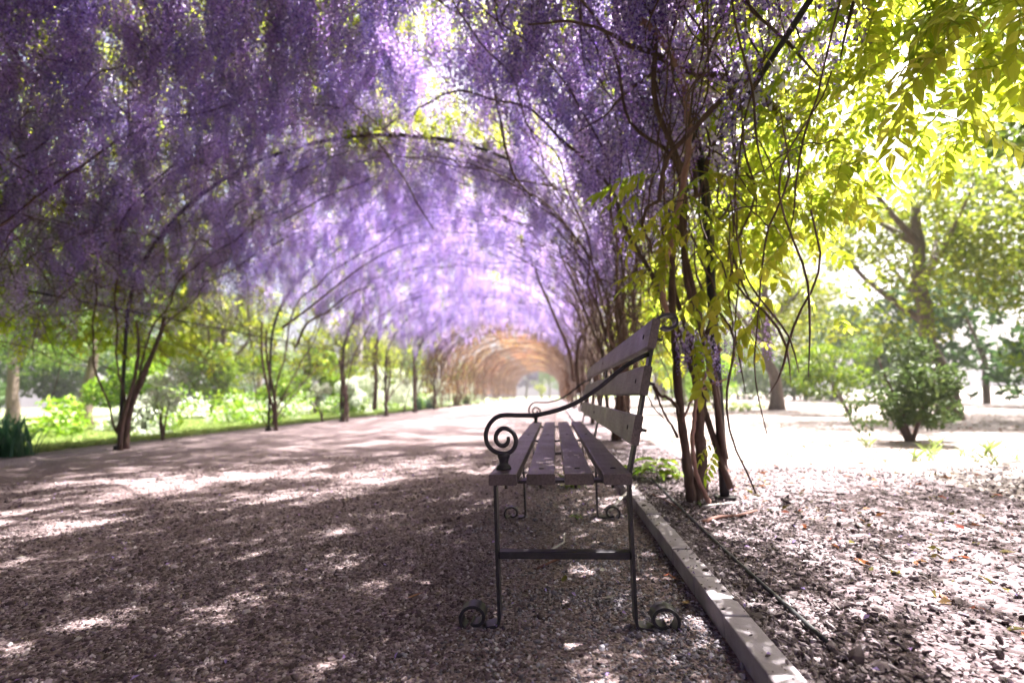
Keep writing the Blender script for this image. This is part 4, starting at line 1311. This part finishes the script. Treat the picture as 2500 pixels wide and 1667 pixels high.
gH = "shrubs across the gravel on the right"
for x, y, h, rad, sd_, lab in ((7.4, 5.0, 1.5, 1.1, 141, "bright shrub across the gravel at the far right"), (8.6, 8.6, 1.9, 1.3, 142, "bright shrub across the gravel behind the twisted trunks"), (7.4, 13.5, 1.9, 1.3, 143, "bright shrub seen between trunk and bench back"), (6.2, 20.5, 2.1, 1.4, 144, "bright shrub behind the far tangle of stems"), (6.8, 26, 2.2, 1.5, 145, "bright shrub deep on the right beyond the lilac")):
    shrub('shrub', lab, 'shrub', x, y, h, rad, 'shrub_a', 4200, .06, sd_, gH, z=.03)
shrub('shrub', "dark green shrub behind the trunk at the right edge", 'shrub', 4.3, 6.6, 1.35, .75, 'tree_b', 5000, .04, 146, gH, z=.03)


def weed(name, label, cat, x, y, z, n, L, mat, seed, up=.7):
    r = np.random.default_rng(seed); t = thing(name, label, cat, (x, y, z))
    st = MB(); st.tube(np.array([[0, 0, -.01], [.004, 0, L * .5], [0, .004, L * up * 1.1]]), [.004, .003, .002], 5)
    st.build('stem', M['stalk'], t)
    for i in range(n):
        b = MB(); a = i * 2.4 + r.uniform(-.3, .3); h = L * up * (.3 + .8 * i / n)
        d = np.array([math.cos(a), math.sin(a)])
        s2 = np.array([-d[1], d[0]])
        le = L * r.uniform(.75, 1.15); w = le * .17
        P = [np.array([*(d * le * q), h + le * (.35 * q - .55 * q * q)]) for q in (0, .3, .65, 1)]
        off = lambda k: np.array([*(s2 * k), abs(k) * .5])
        V = [P[0], P[1] + off(w), P[1], P[1] + off(-w), P[2] + off(w * .9), P[2], P[2] + off(-w * .9), P[3]]
        b.add(V, [(0, 2, 1), (0, 3, 2), (1, 2, 5, 4), (2, 3, 6, 5), (4, 5, 7), (5, 6, 7)])
        b.build('leaf', M[mat], t)
    return t


weed('weed', "leafy green weed growing in the bed behind the bench's rear leg", 'weed', .735, 3.88, .045, 11, .20, 'shrub_a', 151)
weed('weed', "smaller leafy weed low beside the kerb behind the bench", 'weed', .60, 4.15, .045, 8, .14, 'shrub_a', 152, .4)
weed('weed', "low leafy weed in the bed left of the twisted trunks", 'weed', .86, 3.95, .045, 8, .13, 'shrub_a', 153, .4)
weed('seedling', "tiny green seedling in the gravel under the bench's middle", 'seedling', .095, 2.90, 0, 5, .05, 'grass', 154, .4)
weed('weed', "tiny green sprig at the foot of the twisted trunks", 'weed', .80, 3.02, .045, 4, .04, 'grass', 156, .5)
b = MB()
for i in range(60):
    a = rng.uniform(0, 6.28); L = rng.uniform(.05, .12); q = rng.uniform(.3, .9); ox, oy = rng.normal(0, .035, 2); w = .0035
    c, s_ = math.cos(a), math.sin(a)
    b.add([(ox - w * s_, oy + w * c, 0), (ox + w * s_, oy - w * c, 0), (ox + q * c * L * .5 + w * s_, oy + q * s_ * L * .5 - w * c, L * .7), (ox + q * c * L, oy + q * s_ * L, L)], [(0, 1, 2), (0, 2, 3)])
t = thing('grass_tuft', "small tuft of grass in the gravel under the bench's far half", 'grass tuft', (.102, 3.85, 0))
b.build('blades', M['grass'], t)['kind'] = 'stuff'


lb = MB(); lb.add([(-.03, 0, .002), (0, -.011, .010), (.032, 0, .004), (0, .012, .012)], [(0, 1, 2), (0, 2, 3)])
ll = [proto('litter_leaf', lb.mesh('litter_leaf', M[q])) for q in ('dry', 'dry_red', 'olive')]
n = 5200
P = np.column_stack([1.1 + 12 * rng.uniform(0, 1, n) ** 1.3, 1.2 + 19 * rng.uniform(0, 1, n) ** 1.3, np.full(n, .046)])
P = P[in_view(P) & (vnoise(P * .7, 66) > .36)]
tag(scatter('leaf_litter', P, np.column_stack([rng.normal(0, .3, len(P)), rng.normal(0, .3, len(P)), rng.uniform(0, 6.28, len(P))]), rng.uniform(.5, 1.3, len(P)), ll), "dry leaf litter strewn over the pale ground on the right")
n = 2600
P = np.column_stack([2.2 + 12 * rng.uniform(0, 1, n), 4.5 + 22 * rng.uniform(0, 1, n) ** 1.2, np.full(n, .036)])
P = P[in_view(P) & (vnoise(P * .55, 67) > .56)]
tag(scatter('ground_cover', P, np.column_stack([np.zeros(len(P)), np.zeros(len(P)), rng.uniform(0, 6.28, len(P))]), rng.uniform(.9, 2.4, len(P)), gp), "patches of rough grass on the pale ground at the right")


# ------------------------------------------------------------------ small things lying about
def flat_leaf(label, x, y, z, L, w, rz, mat, curl=.3, name='fallen_leaf'):
    b = MB(); n = 7
    q = np.linspace(0, 1, n)
    wd = w * np.sin(np.pi * np.clip(q * .96 + .02, 0, 1)) ** .8
    zc = curl * L * (q - .5) ** 2
    V = np.concatenate([np.column_stack([(q - .5) * L, wd, zc + .25 * wd]), np.column_stack([(q - .5) * L, 0 * q, zc]), np.column_stack([(q - .5) * L, -wd, zc + .35 * wd])])
    F = [(i, n + i, n + i + 1, i + 1) for i in range(n - 1)] + [(n + i, 2 * n + i, 2 * n + i + 1, n + i + 1) for i in range(n - 1)]
    b.add(V, F)
    o = b.build(name, M[mat], smooth=True)
    o.location = (x, y, z); o.rotation_euler = (rng.normal(0, .15), rng.normal(0, .15), rz)
    return tag(o, label, 'leaf', "fallen leaves on the ground")


flat_leaf("olive fallen leaf on the gravel between the bench's near legs", .015, 1.943, .012, .038, .011, 1.2, 'olive', .5)
flat_leaf("pale upright fallen leaf on the gravel right of the olive one", .163, 2.033, .014, .036, .011, 1.4, 'dry_pale', .6)
flat_leaf("grey jagged fallen leaf nearest the camera under the bench", .161, 1.785, .010, .045, .009, .1, 'dry_pale', .4)
flat_leaf("reddish curled dry leaf against the kerb beside the rear leg", .414, 1.965, .012, .055, .008, -.8, 'dry_red', .7)
flat_leaf("small orange leaf beside the reddish curled one by the kerb", .392, 1.99, .012, .03, .009, .5, 'dry_red', .7)
flat_leaf("yellow brown fallen leaf behind the bench's stretcher", -.085, 2.177, .011, .05, .010, .3, 'olive', .3)
flat_leaf("small tan leaf right of the pale twig behind the stretcher", .115, 2.18, .011, .03, .009, .7, 'dry', .4)
flat_leaf("pale narrow leaf lying out on the open path left of the bench", -.828, 2.728, .012, .085, .010, -.5, 'dry_pale', .2)
flat_leaf("faint reddish leaf on the dark path in the foreground", -.50, 1.78, .010, .055, .016, .6, 'dry_red', .2)
flat_leaf("brown leaf in shade beside the kerb near the bench's rear scroll", .40, 1.74, .011, .06, .012, 1.1, 'dry', .5)


def twig(label, pts, r0, r1, mat, cat='twig', name='twig'):
    P = smooth_path(pts, 5)
    b = MB(); b.tube(P, np.linspace(r0, r1, len(P)), 7)
    return tag(b.build(name, M[mat], smooth=True), label, cat, "twigs and sticks on the ground")


twig("pale bent twig lying behind the bench's stretcher", [(.026, 2.56, .012), (.022, 2.47, .012), (.02, 2.41, .014), (-.006, 2.36, .012), (-.032, 2.31, .01)], .004, .0055, 'twigpale')
twig("thin red brown stick lying just in front of the stretcher", [(.012, 2.19, .013), (-.03, 2.145, .012), (-.09, 2.07, .009)], .0055, .004, 'twigred')
twig("fine pale stalk curving by the foot of the rear leg", [(.33, 2.25, .01), (.31, 2.12, .02), (.30, 2.02, .012)], .0014, .001, 'twigpale')
twig("thin bleached stalk on the gravel right of the near rear leg", [(.19, 1.70, .010), (.235, 1.745, .014), (.26, 1.79, .010)], .0012, .001, 'twigpale')
twig("pale dry cane leaning by the kerb behind the bench's rear leg", [(.30, 3.05, .01), (.40, 3.25, .05), (.52, 3.45, .085)], .010, .008, 'twigpale')
twig("dark root lying across the bed before the twisted trunks", [(.70, 2.6, .055), (.80, 2.68, .06), (.92, 2.74, .055), (1.05, 2.85, .055)], .012, .007, 'twigred', 'root', 'root')
twig("thin brown stick on the bed left of the black pipe", [(.59, 3.3, .055), (.64, 3.05, .058), (.66, 2.85, .055)], .004, .003, 'twigred')
twig("pale dry stick at the trunks' foot near the right edge", [(.80, 2.95, .055), (.90, 2.98, .06), (1.02, 3.05, .055)], .007, .004, 'twigpale')
P = smooth_path([(.70, 3.9, .055), (.684, 3.43, .058), (.675, 3.1, .056), (.668, 2.85, .058), (.662, 2.44, .056), (.66, 2.0, .055), (.665, 1.4, .055)], 6)
b = MB(); b.tube(P, .0075, 8)
tag(b.build('irrigation_pipe', M['pipe'], smooth=True), "thin black irrigation pipe running along the bed beside the kerb", 'pipe')


# ------------------------------------------------------------------ mist volume added for a pale glow down the tunnel
hz, nt, out = new_mat("glow_veil")
pv = N(nt, "ShaderNodeVolumePrincipled")
pv.inputs['Density'].default_value = .0011
pv.inputs['Color'].default_value = (.94, .91, .97, 1)
nt.links.new(pv.outputs[0], out.inputs['Volume'])
b = MB()
b.box((-175, -105, -1.03), (175, 245, 17))
tag(b.build('added_haze', hz), "thin added mist that lends the tunnel a pale glow", kind='stuff')
